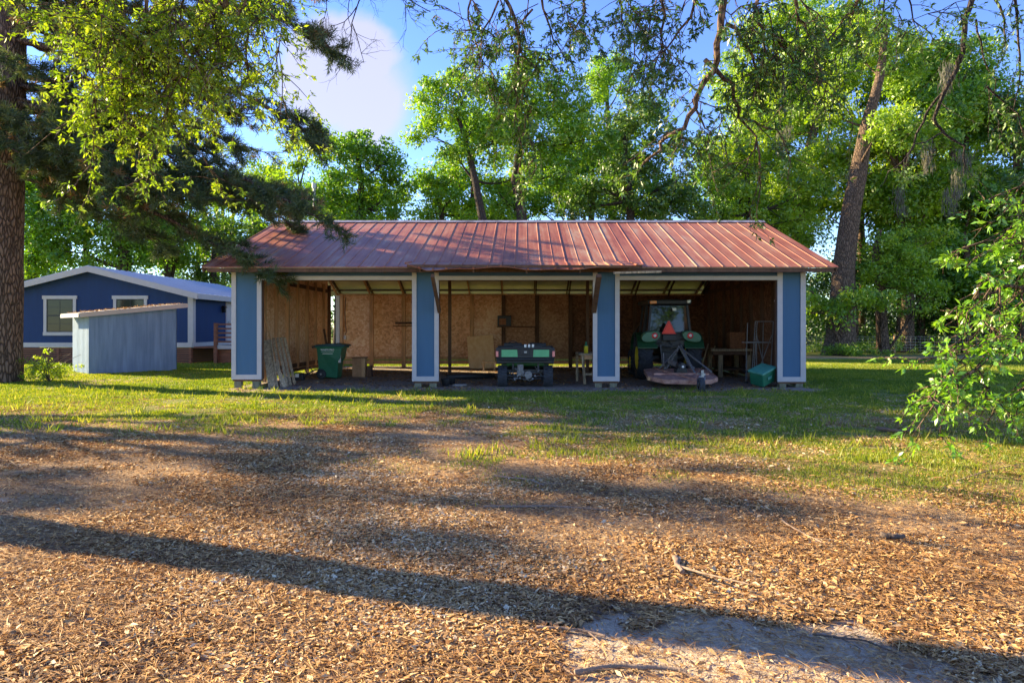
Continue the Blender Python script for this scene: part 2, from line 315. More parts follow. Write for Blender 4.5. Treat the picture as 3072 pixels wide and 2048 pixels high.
def roofmat():
    m = bpy.data.materials.new('faded_red_metal_roof'); m.use_nodes = True; t = m.node_tree; b = t.nodes['Principled BSDF']
    b.inputs['Roughness'].default_value = .5; b.inputs['Specular IOR Level'].default_value = .45
    tc = N(t, 'ShaderNodeTexCoord'); mp = N(t, 'ShaderNodeMapping'); mp.inputs['Scale'].default_value = (1.6, .5, .5); t.links.new(tc.outputs['Object'], mp.inputs[0])
    n = N(t, 'ShaderNodeTexNoise'); n.inputs['Scale'].default_value = 1.4; n.inputs['Detail'].default_value = 8; n.inputs['Roughness'].default_value = .7; t.links.new(mp.outputs[0], n.inputs['Vector'])
    r = ramp(t, [(.22, (.24, .055, .022)), (.42, (.39, .115, .045)), (.58, (.46, .175, .08)), (.74, (.50, .30, .17))])
    sx = N(t, 'ShaderNodeSeparateXYZ'); t.links.new(tc.outputs['Object'], sx.inputs[0])
    fl = N(t, 'ShaderNodeMath', operation='MULTIPLY'); fl.inputs[1].default_value = 1 / .66; t.links.new(sx.outputs[0], fl.inputs[0])
    f2 = N(t, 'ShaderNodeMath', operation='FLOOR'); t.links.new(fl.outputs[0], f2.inputs[0]); wn = N(t, 'ShaderNodeTexWhiteNoise', noise_dimensions='1D'); t.links.new(f2.outputs[0], wn.inputs['W'])
    st = N(t, 'ShaderNodeMapping'); st.inputs['Scale'].default_value = (9, .35, .35); t.links.new(tc.outputs['Object'], st.inputs[0]); sn = N(t, 'ShaderNodeTexNoise'); sn.inputs['Scale'].default_value = 1.5; sn.inputs['Detail'].default_value = 6; t.links.new(st.outputs[0], sn.inputs['Vector'])
    a1 = N(t, 'ShaderNodeMath', operation='MULTIPLY_ADD'); a1.inputs[1].default_value = .22; t.links.new(wn.outputs['Value'], a1.inputs[0]); t.links.new(n.outputs['Fac'], a1.inputs[2])
    a2 = N(t, 'ShaderNodeMath', operation='MULTIPLY_ADD'); a2.inputs[1].default_value = .5; t.links.new(sn.outputs['Fac'], a2.inputs[0]); t.links.new(a1.outputs[0], a2.inputs[2])
    a3 = N(t, 'ShaderNodeMath', operation='SUBTRACT'); a3.inputs[1].default_value = .36; t.links.new(a2.outputs[0], a3.inputs[0]); t.links.new(a3.outputs[0], r.inputs[0])
    n2 = N(t, 'ShaderNodeTexNoise'); n2.inputs['Scale'].default_value = 60; t.links.new(tc.outputs['Object'], n2.inputs['Vector'])
    mu = N(t, 'ShaderNodeMixRGB', blend_type='MULTIPLY'); mu.inputs[0].default_value = .25; t.links.new(r.outputs[0], mu.inputs[1]); t.links.new(n2.outputs['Fac'], mu.inputs[2])
    t.links.new(mu.outputs[0], b.inputs['Base Color'])
    return m
M['roof_red'] = roofmat()

# ------------------------------------------------------------------ ground
def vnoise(x, y, s, seed=0):
    x = x / s + seed * 17.3; y = y / s + seed * 9.1
    xi = np.floor(x).astype(np.int64); yi = np.floor(y).astype(np.int64); fx = x - xi; fy = y - yi
    fx = fx * fx * (3 - 2 * fx); fy = fy * fy * (3 - 2 * fy)
    def h(a, b):
        n = (a * 374761393 + b * 668265263 + seed * 974711) & 0xffffffff
        n = ((n ^ (n >> 13)) * 1274126177) & 0xffffffff
        return ((n ^ (n >> 16)) & 0xffff) / 65535.0
    return (h(xi, yi) * (1 - fx) + h(xi + 1, yi) * fx) * (1 - fy) + (h(xi, yi + 1) * (1 - fx) + h(xi + 1, yi + 1) * fx) * fy
def fbm(x, y, s, seed=0, oct=4):
    r = 0; a = .5; tot = 0
    for i in range(oct): r = r + a * vnoise(x, y, s / 2 ** i, seed + i); tot += a; a *= .55
    return r / tot
def sstep(a, b, x): t = np.clip((x - a) / (b - a), 0, 1); return t * t * (3 - 2 * t)
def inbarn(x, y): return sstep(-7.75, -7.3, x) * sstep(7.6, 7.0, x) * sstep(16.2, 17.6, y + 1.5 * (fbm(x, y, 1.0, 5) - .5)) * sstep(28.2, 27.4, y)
def zones(x, y):
    n = fbm(x, y, 2.2, 1); n2 = fbm(x, y, .8, 3)
    # grass: lawn far out, tongue on the right middle
    edge = 10.9 + 2.0 * np.exp(-((x + 1.5) / 3.2) ** 2) - 3.8 * sstep(0.0, 2.5, x) * sstep(8.5, 5.0, x) + 1.6 * sstep(-6, -9, x)
    g = sstep(edge - 1.8, edge + 2.2, y + (n - .5) * 3.8 + (n2 - .5) * 1.8)
    g = np.maximum(g, .95 * sstep(5.7, 7.6, y + (n - .5) * 2.4) * sstep(-2.4, .6, x + (n2 - .5) * 1.5) * sstep(8.0, 4.6, x) * sstep(.38, .52, .6 * n2 + .4 * n))
    g = np.maximum(g, .7 * sstep(8.5, 12, y) * sstep(.48, .6, n2))
    pale = sstep(.56, .68, fbm(x, y, 3.0, 12)) * sstep(30, 20, y)
    g = g * (1 - .55 * pale) * (1 - .35 * sstep(18, 14, y) * sstep(.45, .6, n2))
    strip = np.exp(-((y - 36.5) / 2.2) ** 2) * sstep(7, 10, x)      # bare strip in front of the fence
    g = g * (1 - .8 * strip) * (1 - inbarn(x, y))
    # bare sand
    q = fbm(x, y, .9, 7); q2 = fbm(x, y, 2.6, 9)
    sand = np.exp(-(((x - 1.05) / 1.0) ** 2 + ((y - 3.05) / .5) ** 2)) * 1.15 + .45 * np.exp(-(((x - 2.5) / .6) ** 2 + ((y - 3.9) / .5) ** 2)) \
        + .36 * np.exp(-(((x + 3.9) / 1.3) ** 2 + ((y - 6.0) / .6) ** 2)) + .1 * np.exp(-(((x + .6) / .6) ** 2 + ((y - 3.4) / .5) ** 2)) + .3 * np.exp(-(((x + 4.6) / 1.6) ** 2 + ((y - 7.6) / .5) ** 2)) + .16 * np.exp(-(((x + 2.2) / 1.0) ** 2 + ((y - 5.2) / .5) ** 2))
    here = sstep(.04, .25, sand)
    sand = here * sstep(.30, .62, sand * 1.0 + (q - .5) * 2.1 + (fbm(x, y, .28, 15) - .5) * .9 + (q2 - .5) * .6 - .14)
    sand = sand * (1 - g)
    return g, sand
def gz(x, y):
    near = sstep(30, 10, y)
    return ((fbm(x, y, 3.5, 21) - .5) * .09 + (fbm(x, y, .7, 22, 3) - .5) * .035) * near * (1 - .7 * inbarn(x, y))
def axis(segs):
    a = [segs[0][0]]
    for (s, e, d) in segs:
        n = max(1, int(round((e - s) / d))); a += list(np.linspace(s, e, n + 1)[1:])
    return np.array(a)
xs = axis([(-400, -60, 30), (-60, -20, 2), (-20, -9, .35), (-9, 9, .075), (9, 20, .35), (20, 60, 2), (60, 400, 30)])
ys = axis([(-60, 0, 4), (0, 2, .4), (2, 9, .055), (9, 19, .1), (19, 40, .5), (40, 100, 5), (100, 600, 40)])
GX, GY = np.meshgrid(xs, ys); GZ = gz(GX, GY); g_, s_ = zones(GX, GY)
nx, ny = len(xs), len(ys); vv = np.stack([GX, GY, GZ], -1).reshape(-1, 3)
idx = np.arange(nx * ny).reshape(ny, nx); fc = np.stack([idx[:-1, :-1], idx[:-1, 1:], idx[1:, 1:], idx[1:, :-1]], -1).reshape(-1, 4)
me = bpy.data.meshes.new('ground'); me.vertices.add(len(vv)); me.vertices.foreach_set('co', vv.astype(np.float32).ravel())
me.loops.add(fc.size); me.loops.foreach_set('vertex_index', fc.astype(np.int32).ravel()); me.polygons.add(len(fc))
me.polygons.foreach_set('loop_start', np.arange(len(fc), dtype=np.int32) * 4)
try: me.polygons.foreach_set('loop_total', np.full(len(fc), 4, dtype=np.int32))
except Exception: pass
me.update(calc_edges=True); me.polygons.foreach_set('use_smooth', [True] * len(fc))
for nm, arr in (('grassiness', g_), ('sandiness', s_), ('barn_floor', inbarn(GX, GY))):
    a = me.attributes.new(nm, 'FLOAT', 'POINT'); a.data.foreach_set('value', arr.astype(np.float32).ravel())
m = bpy.data.materials.new('ground_soil'); m.use_nodes = True; t = m.node_tree; b = t.nodes['Principled BSDF']; b.inputs['Roughness'].default_value = .95; b.inputs['Specular IOR Level'].default_value = .1
tc = N(t, 'ShaderNodeTexCoord')
def nz_(sc, det=6, rg=.65):
    n = N(t, 'ShaderNodeTexNoise'); n.inputs['Scale'].default_value = sc; n.inputs['Detail'].default_value = det; n.inputs['Roughness'].default_value = rg
    t.links.new(tc.outputs['Object'], n.inputs['Vector']); return n.outputs['Fac']
def at_(nm): return N(t, 'ShaderNodeAttribute', attribute_name=nm).outputs['Fac']
def mx_(f, a, b_):
    n = N(t, 'ShaderNodeMixRGB'); t.links.new(f, n.inputs[0]); t.links.new(a, n.inputs[1]); t.links.new(b_, n.inputs[2]); return n.outputs[0]
def rp_(f, st): r = ramp(t, st); t.links.new(f, r.inputs[0]); return r.outputs[0]
lit = rp_(nz_(30, 10, .82), [(.3, (.13, .075, .035)), (.47, (.34, .215, .11)), (.6, (.52, .36, .21)), (.75, (.62, .48, .32))])
grs = rp_(nz_(14, 8, .75), [(.3, (.09, .12, .02)), (.5, (.20, .22, .04)), (.72, (.36, .31, .13))])
snd = rp_(nz_(30, 10, .85), [(.3, (.26, .18, .11)), (.46, (.50, .38, .25)), (.58, (.66, .53, .38)), (.75, (.78, .66, .50))])
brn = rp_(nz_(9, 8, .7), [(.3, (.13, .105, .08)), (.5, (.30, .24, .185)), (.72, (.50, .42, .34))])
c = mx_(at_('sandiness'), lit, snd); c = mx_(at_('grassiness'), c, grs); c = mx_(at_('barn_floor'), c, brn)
t.links.new(c, b.inputs['Base Color'])
bp = N(t, 'ShaderNodeBump'); bp.inputs['Strength'].default_value = .8; bp.inputs['Distance'].default_value = .03; t.links.new(nz_(45, 5, .7), bp.inputs['Height']); t.links.new(bp.outputs[0], b.inputs['Normal'])
me.materials.append(m); o = bpy.data.objects.new('ground', me); COL.objects.link(o); tag(o, kind='structure')

def scatter(n, y0, y1, pw=1.0, margin=.8, xl=-.80, xr=.77):
    """points in the view wedge, density falling with distance as y**-pw"""
    u = rng.random(n); a = 2 - pw
    y = (y0 ** a + u * (y1 ** a - y0 ** a)) ** (1 / a) if abs(a) > 1e-3 else y0 * (y1 / y0) ** u
    x = (xl + rng.random(n) * (xr - xl)) * y + (rng.random(n) - .5) * margin
    return x, y
# dead leaves
x, y = scatter(1050000, 2.3, 15.5, 1.5)
g, sd = zones(x, y); cl = fbm(x, y, .5, 31)
keep = rng.random(len(x)) < (1 - .9 * g) * (1 - .95 * sd) * (.10 + .85 * sstep(.40, .62, .45 * cl + .55 * fbm(x, y, 1.4, 33)) + .12 * sstep(6, 4, y))
x, y, cl = x[keep], y[keep], cl[keep]; n = len(x); z = gz(x, y) + .004 + rng.random(n) * .022
L = np.clip(rng.lognormal(-3.55, .42, n), .010, .08) * (1 + .03 * np.clip(y - 4, 0, 12)); Wd = L * rng.uniform(.18, .42, n)
th = rng.random(n) * 2 * np.pi; d = np.stack([np.cos(th), np.sin(th), rng.normal(0, .22, n)], -1)
nn = np.stack([rng.normal(0, .33, n), rng.normal(0, .33, n), np.ones(n)], -1)
tint = np.clip(rng.beta(2.2, 2.0, n) + (cl - .5) * .5 + (fbm(x, y, 1.9, 35) - .5) * .5 + .07, 0, 1)
npmesh('leaf_litter', leaf_quads(np.stack([x, y, z], -1), d, nn, L, Wd), 4, M['litter'], attr=tint, kind='stuff', label='brown fallen oak leaves carpeting the sandy yard', cat='leaf litter')
x = rng.uniform(-7.3, 7.2, 26000); y = rng.uniform(16.2, 27.2, 26000) ; k = fbm(x, y, .9, 77) > rng.uniform(.42, .62, len(x)); x, y = x[k], y[k]; n = len(x)
npmesh('floor_litter', leaf_quads(np.stack([x, y, gz(x, y) + .008 + rng.random(n) * .012], -1), rng.normal(0, 1, (n, 3)) * [1, 1, .2], rng.normal(0, .35, (n, 3)) + [0, 0, 1], rng.uniform(.03, .10, n), rng.uniform(.012, .035, n)), 4, M['litter'], attr=rng.beta(1.6, 2.4, n), kind='stuff', label='dry leaves and crumbs scattered over the dirt floor of the garage', cat='leaf litter')
# pine straw
x, y = scatter(80000, 2.3, 13, 1.5); g, sd = zones(x, y); keep = rng.random(len(x)) < (1 - .8 * g) * (1 - .55 * sd) * (.2 + .8 * sstep(.35, .65, fbm(x, y, 1.1, 44))); x, y = x[keep], y[keep]; n = len(x)
z = gz(x, y) + .012 + rng.random(n) * .02; th = rng.normal(-.4, .8, n)
L = rng.uniform(.08, .2, n); Wd = np.full(n, .0028) * (1 + .12 * y)
npmesh('pine_straw', leaf_quads(np.stack([x, y, z], -1), np.stack([np.cos(th), np.sin(th), rng.normal(0, .08, n)], -1), np.stack([rng.normal(0, .3, n), rng.normal(0, .3, n), np.ones(n)], -1), L, Wd), 4, M['litter'], attr=rng.uniform(.15, .8, n), kind='stuff', label='thin dry pine straw scattered over the fallen leaves', cat='pine straw')
# grass
def blades(x, y, hmin, hmax, w, tint):
    n = len(x); z = gz(x, y); th = rng.random(n) * 6.283; h = rng.uniform(hmin, hmax, n)
    s = np.stack([np.cos(th), np.sin(th), np.zeros(n)], -1) * w[:, None]; b0 = np.stack([x, y, z - .005], -1)
    ln = rng.random(n) * 6.283; k = rng.uniform(.2, .9, n) * h
    tip = b0 + np.stack([np.cos(ln) * k, np.sin(ln) * k, h], -1)
    return np.stack([b0 - s, b0 + s, tip], 1)
x, y = scatter(1150000, 5.3, 34, 1.35); x = x; g, sd = zones(x, y); cl = fbm(x, y, .45, 51); big = fbm(x, y, 2.5, 52)
inhouse = 0
keep = rng.random(len(x)) < g * (1 - .96 * inbarn(x, y)) * sstep(.3, .62, .55 * cl + .45 * fbm(x, y, 1.3, 58) + .12 * sstep(16, 24, y))
x, y, cl, big = x[keep], y[keep], cl[keep], big[keep]; n = len(x)
tall = sstep(.6, .75, fbm(x, y, .9, 61)) 
tint = np.clip(rng.beta(2, 3, n) * .8 + (big - .5) * .5 + .14, 0, 1)
B = blades(x, y, .018, .05, .0035 * (1 + .16 * y), tint)
B[:, 2, 2] += tall * .03
npmesh('grass', B, 3, M['grass'], attr=tint, kind='stuff', label='short patchy green lawn grass around the open garage', cat='grass')
# sprouts of taller grass
cx, cy = scatter(420, 8, 18, 1.2); g, sd = zones(cx, cy); k = (g > .1) & (inbarn(cx, cy) < .3); cx, cy = cx[k], cy[k]
extra = [(-6.9, 17.3), (-6.7, 17.5), (-7.1, 17.4), (-6.2, 17.0), (-5.2, 16.4), (-3.9, 16.5), (-2.6, 16.3), (-6.5, 16.9), (4.1, 16.9), (4.3, 17.1), (7.6, 17.4), (-1.0, 14.2), (-.4, 14.4), (-1.6, 14.1), (-.7, 14.0), (-2.2, 14.3), (.3, 14.2)]
cx = np.concatenate([cx, [e[0] for e in extra]]); cy = np.concatenate([cy, [e[1] for e in extra]])
r = 16; x = np.repeat(cx, r) + rng.normal(0, .07, len(cx) * r); y = np.repeat(cy, r) + rng.normal(0, .05, len(cx) * r)
npmesh('grass_tufts', blades(x, y, .06, .17, np.full(len(x), .011), None), 3, M['grass'], attr=np.clip(rng.normal(.55, .2, len(x)), 0, 1), kind='stuff', label='taller bright green grass sprouts dotted through the lawn', cat='grass tufts')

# ------------------------------------------------------------------ the open garage
YF, YB, YR, PIT, ZR = 17.8, 27.5, 22.65, 0.367, 5.07
def rz(y): return ZR - PIT * abs(y - YR)
XL, XR = -7.58, 7.37
barn = empty('open_garage', (0, YF, 0), 'long three bay open garage with slate blue posts and faded red metal roof', 'garage')
panels = [(-7.58, -6.81, .213, .12), (-2.877, -2.19, .165, .12), (1.834, 2.52, .165, .12), (6.64, 7.37, .153, .14)]
for (a, b_, zb, tw) in panels:
    p = MB().box(a, b_, YF, YF + .04, zb, 3.14).build('wall_panel', M['blue_panel'], barn)
    MB().box(a - .004, a + tw - .01, YF - .028, YF, zb, 3.0).build('trim', M['white_trim'], p)
    MB().box(b_ - tw + .01, b_ + .004, YF - .028, YF, zb, 3.0).build('trim', M['white_trim'], p)
    MB().box(a + tw - .01, b_ - tw + .01, YF - .026, YF, zb, zb + .125).build('trim', M['white_trim'], p)
    MB().box(a + .02, b_ - .02, YF + .004, YF + .14, zb - .05, zb - .002).build('sill_plate', M['stud_dark'], barn)
    for (u, w) in ((a + .06, .17), (b_ - .24, .18)):
        MB().box(u, u + w, YF + .0, YF + .15, -.1, zb - .052).build('pier', M['pier'], barn)
    # box return of each pillar (inner faces, raw lumber)
    for xx in (a, b_ - .05):
        MB().box(xx, xx + .05, YF + .042, YF + .19, zb, 3.1).build('post', M['stud_dark'], barn)
hd = MB().box(XL, XR, YF + .042, YF + .09, 3.142, 3.30).build('header_beam', M['blue_header'], barn)
for (a, b_) in ((-6.81, -2.877), (-2.19, 1.834), (2.52, 6.64)):
    MB().box(a, b_, YF + .003, YF + .043, 2.90, 3.14).build('header_beam', M['blue_header'], barn)
    MB().box(a + .004, b_ - .004, YF - .024, YF + .002, 2.80, 2.905).build('trim', M['white_trim'], barn)
    MB().box(a, b_, YF + .05, YF + .19, 2.79, 2.895).build('header_lumber', M['stud_dark'], barn)
# side walls
def sidewall(X, s, y1, mt):
    w = MB().box(min(X, X + s * .02), max(X, X + s * .02), YF + .2, y1, .22, 3.28)
    w.prism([(X, YF + .2, 3.28), (X, y1, 3.28), (X, YR, ZR - .1)] if y1 > 27 else [(X, YF + .2, 3.28), (X, y1, 3.28), (X, y1, rz(y1) - .12), (X, YR, ZR - .12)], (s * .02, 0, 0))
    o = w.build('side_wall', mt, barn)
    MB().box(min(X + s * .022, X + s * .04), max(X + s * .022, X + s * .04), YF + .05, y1, .18, 3.3).build('siding', M['blue_house_side'], o)
    yy = YF + .9; k = 0
    while yy < y1 - .1:
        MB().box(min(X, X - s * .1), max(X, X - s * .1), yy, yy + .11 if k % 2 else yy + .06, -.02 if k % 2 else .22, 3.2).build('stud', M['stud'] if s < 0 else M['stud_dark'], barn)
        yy += .98; k += 1
    for zz in (.26, 2.9):
        MB().box(min(X, X - s * .045), max(X, X - s * .045), YF + .22, y1, zz, zz + .13).build('girt', M['stud_dark'], barn)
    MB().box(min(X, X - s * .03), max(X, X - s * .03), YF + .3, y1, .03 if s > 0 else .12, .22).build('skirt_board', M['stud_dark'], barn)
sidewall(-7.52, -1, 26.35, M['osb']); sidewall(7.3, 1, YB, M['osb_shade'])  # right wall board has the bay's shade in its colour
# back wall, bay shade painted into the boards, deeper to the right
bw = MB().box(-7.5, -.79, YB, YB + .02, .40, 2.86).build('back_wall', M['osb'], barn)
MB().box(-.788, 1.918, YB, YB + .02, .40, 2.86).build('back_wall', M['osb_half_shade'], barn)
MB().box(1.92, 7.3, YB, YB + .02, .40, 2.86).build('back_wall', M['osb_shade'], barn, label='strand board of the back wall with the right bay shade painted in')
MB().box(-7.5, 7.3, YB + .022, YB + .04, .3, 2.9).build('siding', M['blue_header'], bw)
MB().box(-7.5, 7.3, YB - .09, YB + .02, 2.862, 2.93).build('top_plate', M['stud'], barn)
MB().box(-7.5, 7.3, YB - .05, YB + .01, .30, .40).build('girt', M['stud'], barn)
MB().box(-7.5, 7.3, YB - .04, YB, .11, .26).build('skirt_board', M['stud'], barn)
MB().box(-7.5, -7.35, YB - .1, YB + .04, 0, 2.86).build('post', M['white_trim'], barn)
MB().box(-7.33, -7.22, YB - .12, YB - .002, 0, 2.86).build('post', M['stud'], barn)
for i, xx in enumerate((-6.07, -4.78, -3.4, -2.04, -.77, .58, 1.92, 3.2, 4.5, 5.8)):
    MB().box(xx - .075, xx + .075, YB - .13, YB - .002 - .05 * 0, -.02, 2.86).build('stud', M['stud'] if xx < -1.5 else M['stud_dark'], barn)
MB().box(-7.56, -7.42, 26.3, 26.44, -.02, 3.2).build('post', M['stud_dark'], barn)
# interior posts along the ridge
for xx in (-2.42, 2.15): MB().box(xx - .05, xx + .05, YR - .05, YR + .05, -.02, ZR - .2).build('post', M['stud_dark'], barn)
# roof
RX0, RX1, YE, YBE = -8.12, 8.0, 17.28, 28.5
ribs = [RX0 + .33 * i for i in range(49)]
def roofslab(name, y0, y1, z0, z1, x0, x1, mtl, th=.02):
    m_ = MB(); nseg = 49 if mtl is M['roof_red'] else 1
    m_.prism([(x0, y0, z0), (x1, y0, z0), (x1, y1, z1), (x0, y1, z1)], (0, 0, -th)); return m_
for (y0, y1) in ((YE, YR), (YR, YBE)):
    mb = roofslab('roof', y0, y1, rz(y0), rz(y1), RX0, RX1, M['roof_red'])
    for i, rx in enumerate(ribs):
        w = .034 if i % 2 == 0 else .018; h = .017 if i % 2 == 0 else .010; rx += random.uniform(-.008, .008)
        mb.prism([(rx - w / 2, y0, rz(y0) - .001), (rx + w / 2, y0, rz(y0) - .001), (rx + w / 4, y0, rz(y0) + h), (rx - w / 4, y0, rz(y0) + h)], (0, y1 - y0, rz(y1) - rz(y0)))
    o = mb.build('roof', M['roof_red'], barn)
    roofslab('u', y0 + .01, y1, rz(y0 + .01) - .024, rz(y1) - .024, RX0 + .02, RX1 - .02, None, .006).build('roof_lining', M['roof_under'], barn)
mb = MB().tube([(RX0, YR, ZR + .03), (-3, YR, ZR + .025), (3, YR, ZR + .033), (RX1, YR, ZR + .03)], .022, 8)
mb.prism([(RX0, YR - .17, rz(YR - .17) + .03), (RX0, YR, ZR + .055), (RX0, YR + .17, rz(YR + .17) + .03)], (RX1 - RX0, 0, 0)).build('ridge_cap', M['ridge_metal'], barn)
# rafters, purlins, fascia, collar ties
xx = -7.5; k = 0
while xx < 7.5:
    for (y0, y1) in ((YE + .04, YR), (YBE - .05, YR)):
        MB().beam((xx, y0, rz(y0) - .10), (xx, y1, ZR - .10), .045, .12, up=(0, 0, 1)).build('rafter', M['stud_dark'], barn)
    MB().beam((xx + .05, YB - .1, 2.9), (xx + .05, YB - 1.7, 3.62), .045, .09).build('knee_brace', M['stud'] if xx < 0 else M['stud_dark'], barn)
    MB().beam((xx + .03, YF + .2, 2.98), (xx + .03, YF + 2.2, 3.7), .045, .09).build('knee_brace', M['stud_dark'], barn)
    if k % 2 == 0: MB().beam((xx + .05, YR - 2.3, 4.1), (xx + .05, YR + 2.3, 4.1), .045, .12).build('collar_tie', M['stud_dark'], barn)
    xx += 1.33; k += 1
for yy in (18.6, 20.0, 21.4, 23.9, 25.3, 26.6, 27.9):
    MB().box(-7.9, 7.8, yy - .05, yy + .05, rz(yy) - .075, rz(yy) - .035).build('purlin', M['stud_dark'], barn)
MB().box(-8.0, 7.9, YE + .03, YE + .06, rz(YE) - .13, rz(YE) - .03).build('fascia_board', M['stud_dark'], barn)
for s_, X in ((1, RX0 + .02), (-1, RX1 - .05)):
    for (y0, y1) in ((YE, YR), (YBE, YR)): MB().beam((X, y0, rz(y0) - .075), (X, y1, ZR - .075), .03, .12).build('barge_board', M['stud_dark'], barn)
# front gable-side soffit debris: sagging canopy in the middle
mb = MB(); n = 22; x0, x1 = -2.85, 2.95; rows = []
def awz(x, t):
    e = min(1, (x - x0) / .5, (x1 - x) / .9)
    return rz(17.5) + .05 - t * (.24 + .035 * math.sin(x * 2.3) + .02 * math.sin(x * 5.1 + 1)) * (.55 + .45 * e)
for t in (0, .5, 1): rows.append([(x0 + (x1 - x0) * i / n, 17.5 - 1.0 * t, awz(x0 + (x1 - x0) * i / n, t)) for i in range(n + 1)])
vs = [p for r in rows for p in r] + [(p[0], p[1], p[2] - .012) for r in rows for p in r]; q = (n + 1); tot = 3 * q
fs = [(r * q + i, r * q + i + 1, (r + 1) * q + i + 1, (r + 1) * q + i) for r in range(2) for i in range(n)]
fs += [tuple(reversed([a + tot for a in f])) for f in fs]
fs += [(2 * q + i, 2 * q + i + 1, 2 * q + i + 1 + tot, 2 * q + i + tot) for i in range(n)]
mb.add(vs, fs)
for i, rx in enumerate([r for r in ribs if x0 < r < x1]):
    w = .045 if i % 2 else .022
    mb.beam((rx, 17.5, awz(rx, 0) + .004), (rx, 17.0, awz(rx, .5) + .01), w, .04); mb.beam((rx, 17.0, awz(rx, .5) + .01), (rx, 16.5, awz(rx, 1) + .01), w, .04)
mb.build('canopy_roof', M['roof_red'], barn, fix=False, label='sagging red metal canopy flap over the middle bay')
MB().beam((-2.8, 16.56, awz(-2.8, 1) - .05), (2.9, 16.56, awz(2.9, 1) - .05), .06, .07).build('canopy_beam', M['stud_dark'], barn)
MB().beam((2.2, 16.5, 2.88), (3.4, 16.75, 2.93), .05, .05).build('canopy_beam', M['old_wood'], barn)
for xx, w in ((-2.17, .075), (1.85, .12)):
    MB().beam((xx, YF - .04, 1.98), (xx + (-.02 if xx < 0 else 0), 16.55, 2.82), w, .10).build('brace', M['stud_dark'], barn)
for xx in (-2.5, -1.2, .1, 1.4, 2.6): MB().beam((xx, 17.6, awz(xx, 0) - .09), (xx, 16.6, awz(xx, .95) - .06), .04, .08).build('canopy_rafter', M['stud_dark'], barn)
# shelf and thing on the back wall
sh = empty('wall_shelf', (0, YB - .3, 1.58), 'rough wooden shelf on the back wall of the middle bay', 'shelf')
MB().box(-1.02, .62, YB - .45, YB - .14, 1.585, 1.63).build('shelf_board', M['stud_dark'], sh)
for xx in (-.75, .5): MB().beam((xx, YB - .42, 1.58), (xx, YB - .14, 1.25), .04, .05).build('bracket', M['stud_dark'], sh)
bx = empty('black_box', (-.74, YB - .3, 1.63), 'black boxy case with a rusty brown door standing on the wall shelf', 'box')
MB().box(-1.0, -.46, YB - .43, YB - .16, 1.632, 2.05).build('case', M['black'], bx, bevel=.01)
MB().box(-.93, -.66, YB - .445, YB - .432, 1.68, 1.93).build('door', M['rust_brown'], bx)
# post by the first bay back: small shelf bracket and outlet cord
sh = empty('small_shelf', (-3.6, YB - .3, 1.55), 'short empty board shelf on the back wall left of the second pillar', 'shelf')
MB().box(-5.15, -4.0, YB - .36, YB - .14, 1.62, 1.655).build('shelf_board', M['stud_dark'], sh)
MB().box(-5.1, -4.1, YB - .18, YB - .14, 1.72, 1.80).build('backing_board', M['stud_dark'], sh)
cd = empty('power_cord', (-7.1, YB - .2, 1.2), 'brown power cord hanging from a white socket in the rear left corner', 'cord')
MB().tube([(-7.1, YB - .1, 2.8), (-7.12, YB - .16, 2.2), (-7.1, YB - .16, 1.7), (-7.05, YB - .17, 1.4), (-7.12, YB - .16, 1.28)], .018, 6).build('cable', M['stud_dark'], cd)
MB().box(-7.16, -7.06, YB - .2, YB - .13, 1.1, 1.26).build('socket', M['white_trim'], cd, bevel=.01)

# ------------------------------------------------------------------ things in the first bay
def board(name, pb, pt, w, th, mt, label, group=None, up=(0, 1, 0), cat='board'):
    o = empty(name, pb, label, cat, group)
    MB().beam(pb, pt, w, th, up=up).build('plank', mt, o); return o
b1 = G(820, 1160); t1 = P(800, 1021, 19.0)
o = empty('wide_board', b1, 'widest mossy grey board leaning on the left wall behind the first pillar', 'board', 'weathered boards leaning in the first bay')
d = (t1 - b1).normalized()
MB().beam(b1, t1, .25, .035, up=(.35, -1, .15)).build('plank', M['old_wood'], o)
MB().beam(b1 + Vector((.13, -.04, 0)), t1 + Vector((.13, -.03, 0)), .03, .03).build('edge_strip', M['old_wood'], o)
lb = ['grey slat right next to the widest leaning board', 'second grey slat to the right of the widest leaning board', 'third grey slat from the widest leaning board', 'rightmost tall grey slat of the leaning stack']
for k, (bx_, by_, tx_, ty_) in enumerate(((846, 1160, 820, 1014), (862, 1160, 832, 1013), (872, 1157, 843, 1013), (884, 1152, 854, 1013))):
    board('loose_batten', G(bx_, by_), P(tx_, ty_, 19.4 + .1 * k), .075, .03, M['old_wood'], lb[k], 'weathered boards leaning in the first bay', up=(.3, -1, .1))
board('loose_batten', G(856, 1161), P(824, 1085, 18.6), .11, .025, M['old_wood'], 'short brown board leaning low against the grey slats', 'weathered boards leaning in the first bay', up=(.3, -1, .1))
board('loose_batten', G(842, 1145), P(799, 966, 19.7), .035, .035, M['stud'], 'thin pale stick rising above the leaning boards', 'weathered boards leaning in the first bay')
board('loose_batten', G(806, 1128), P(785, 1072, 20), .05, .03, M['stud_dark'], 'brown stick low on the wall behind the widest board', 'weathered boards leaning in the first bay')
board('loose_batten', P(823, 1014.0, 19.45), P(856, 1013, 19.8), .03, .03, M['old_wood'], 'grey batten lying across the tops of the slats', cat='batten')
board('leaning_stick', G(992, 1115), P(972, 987, 23.6), .07, .04, M['stud_dark'], 'dark stick leaning behind the green wheeled bin')

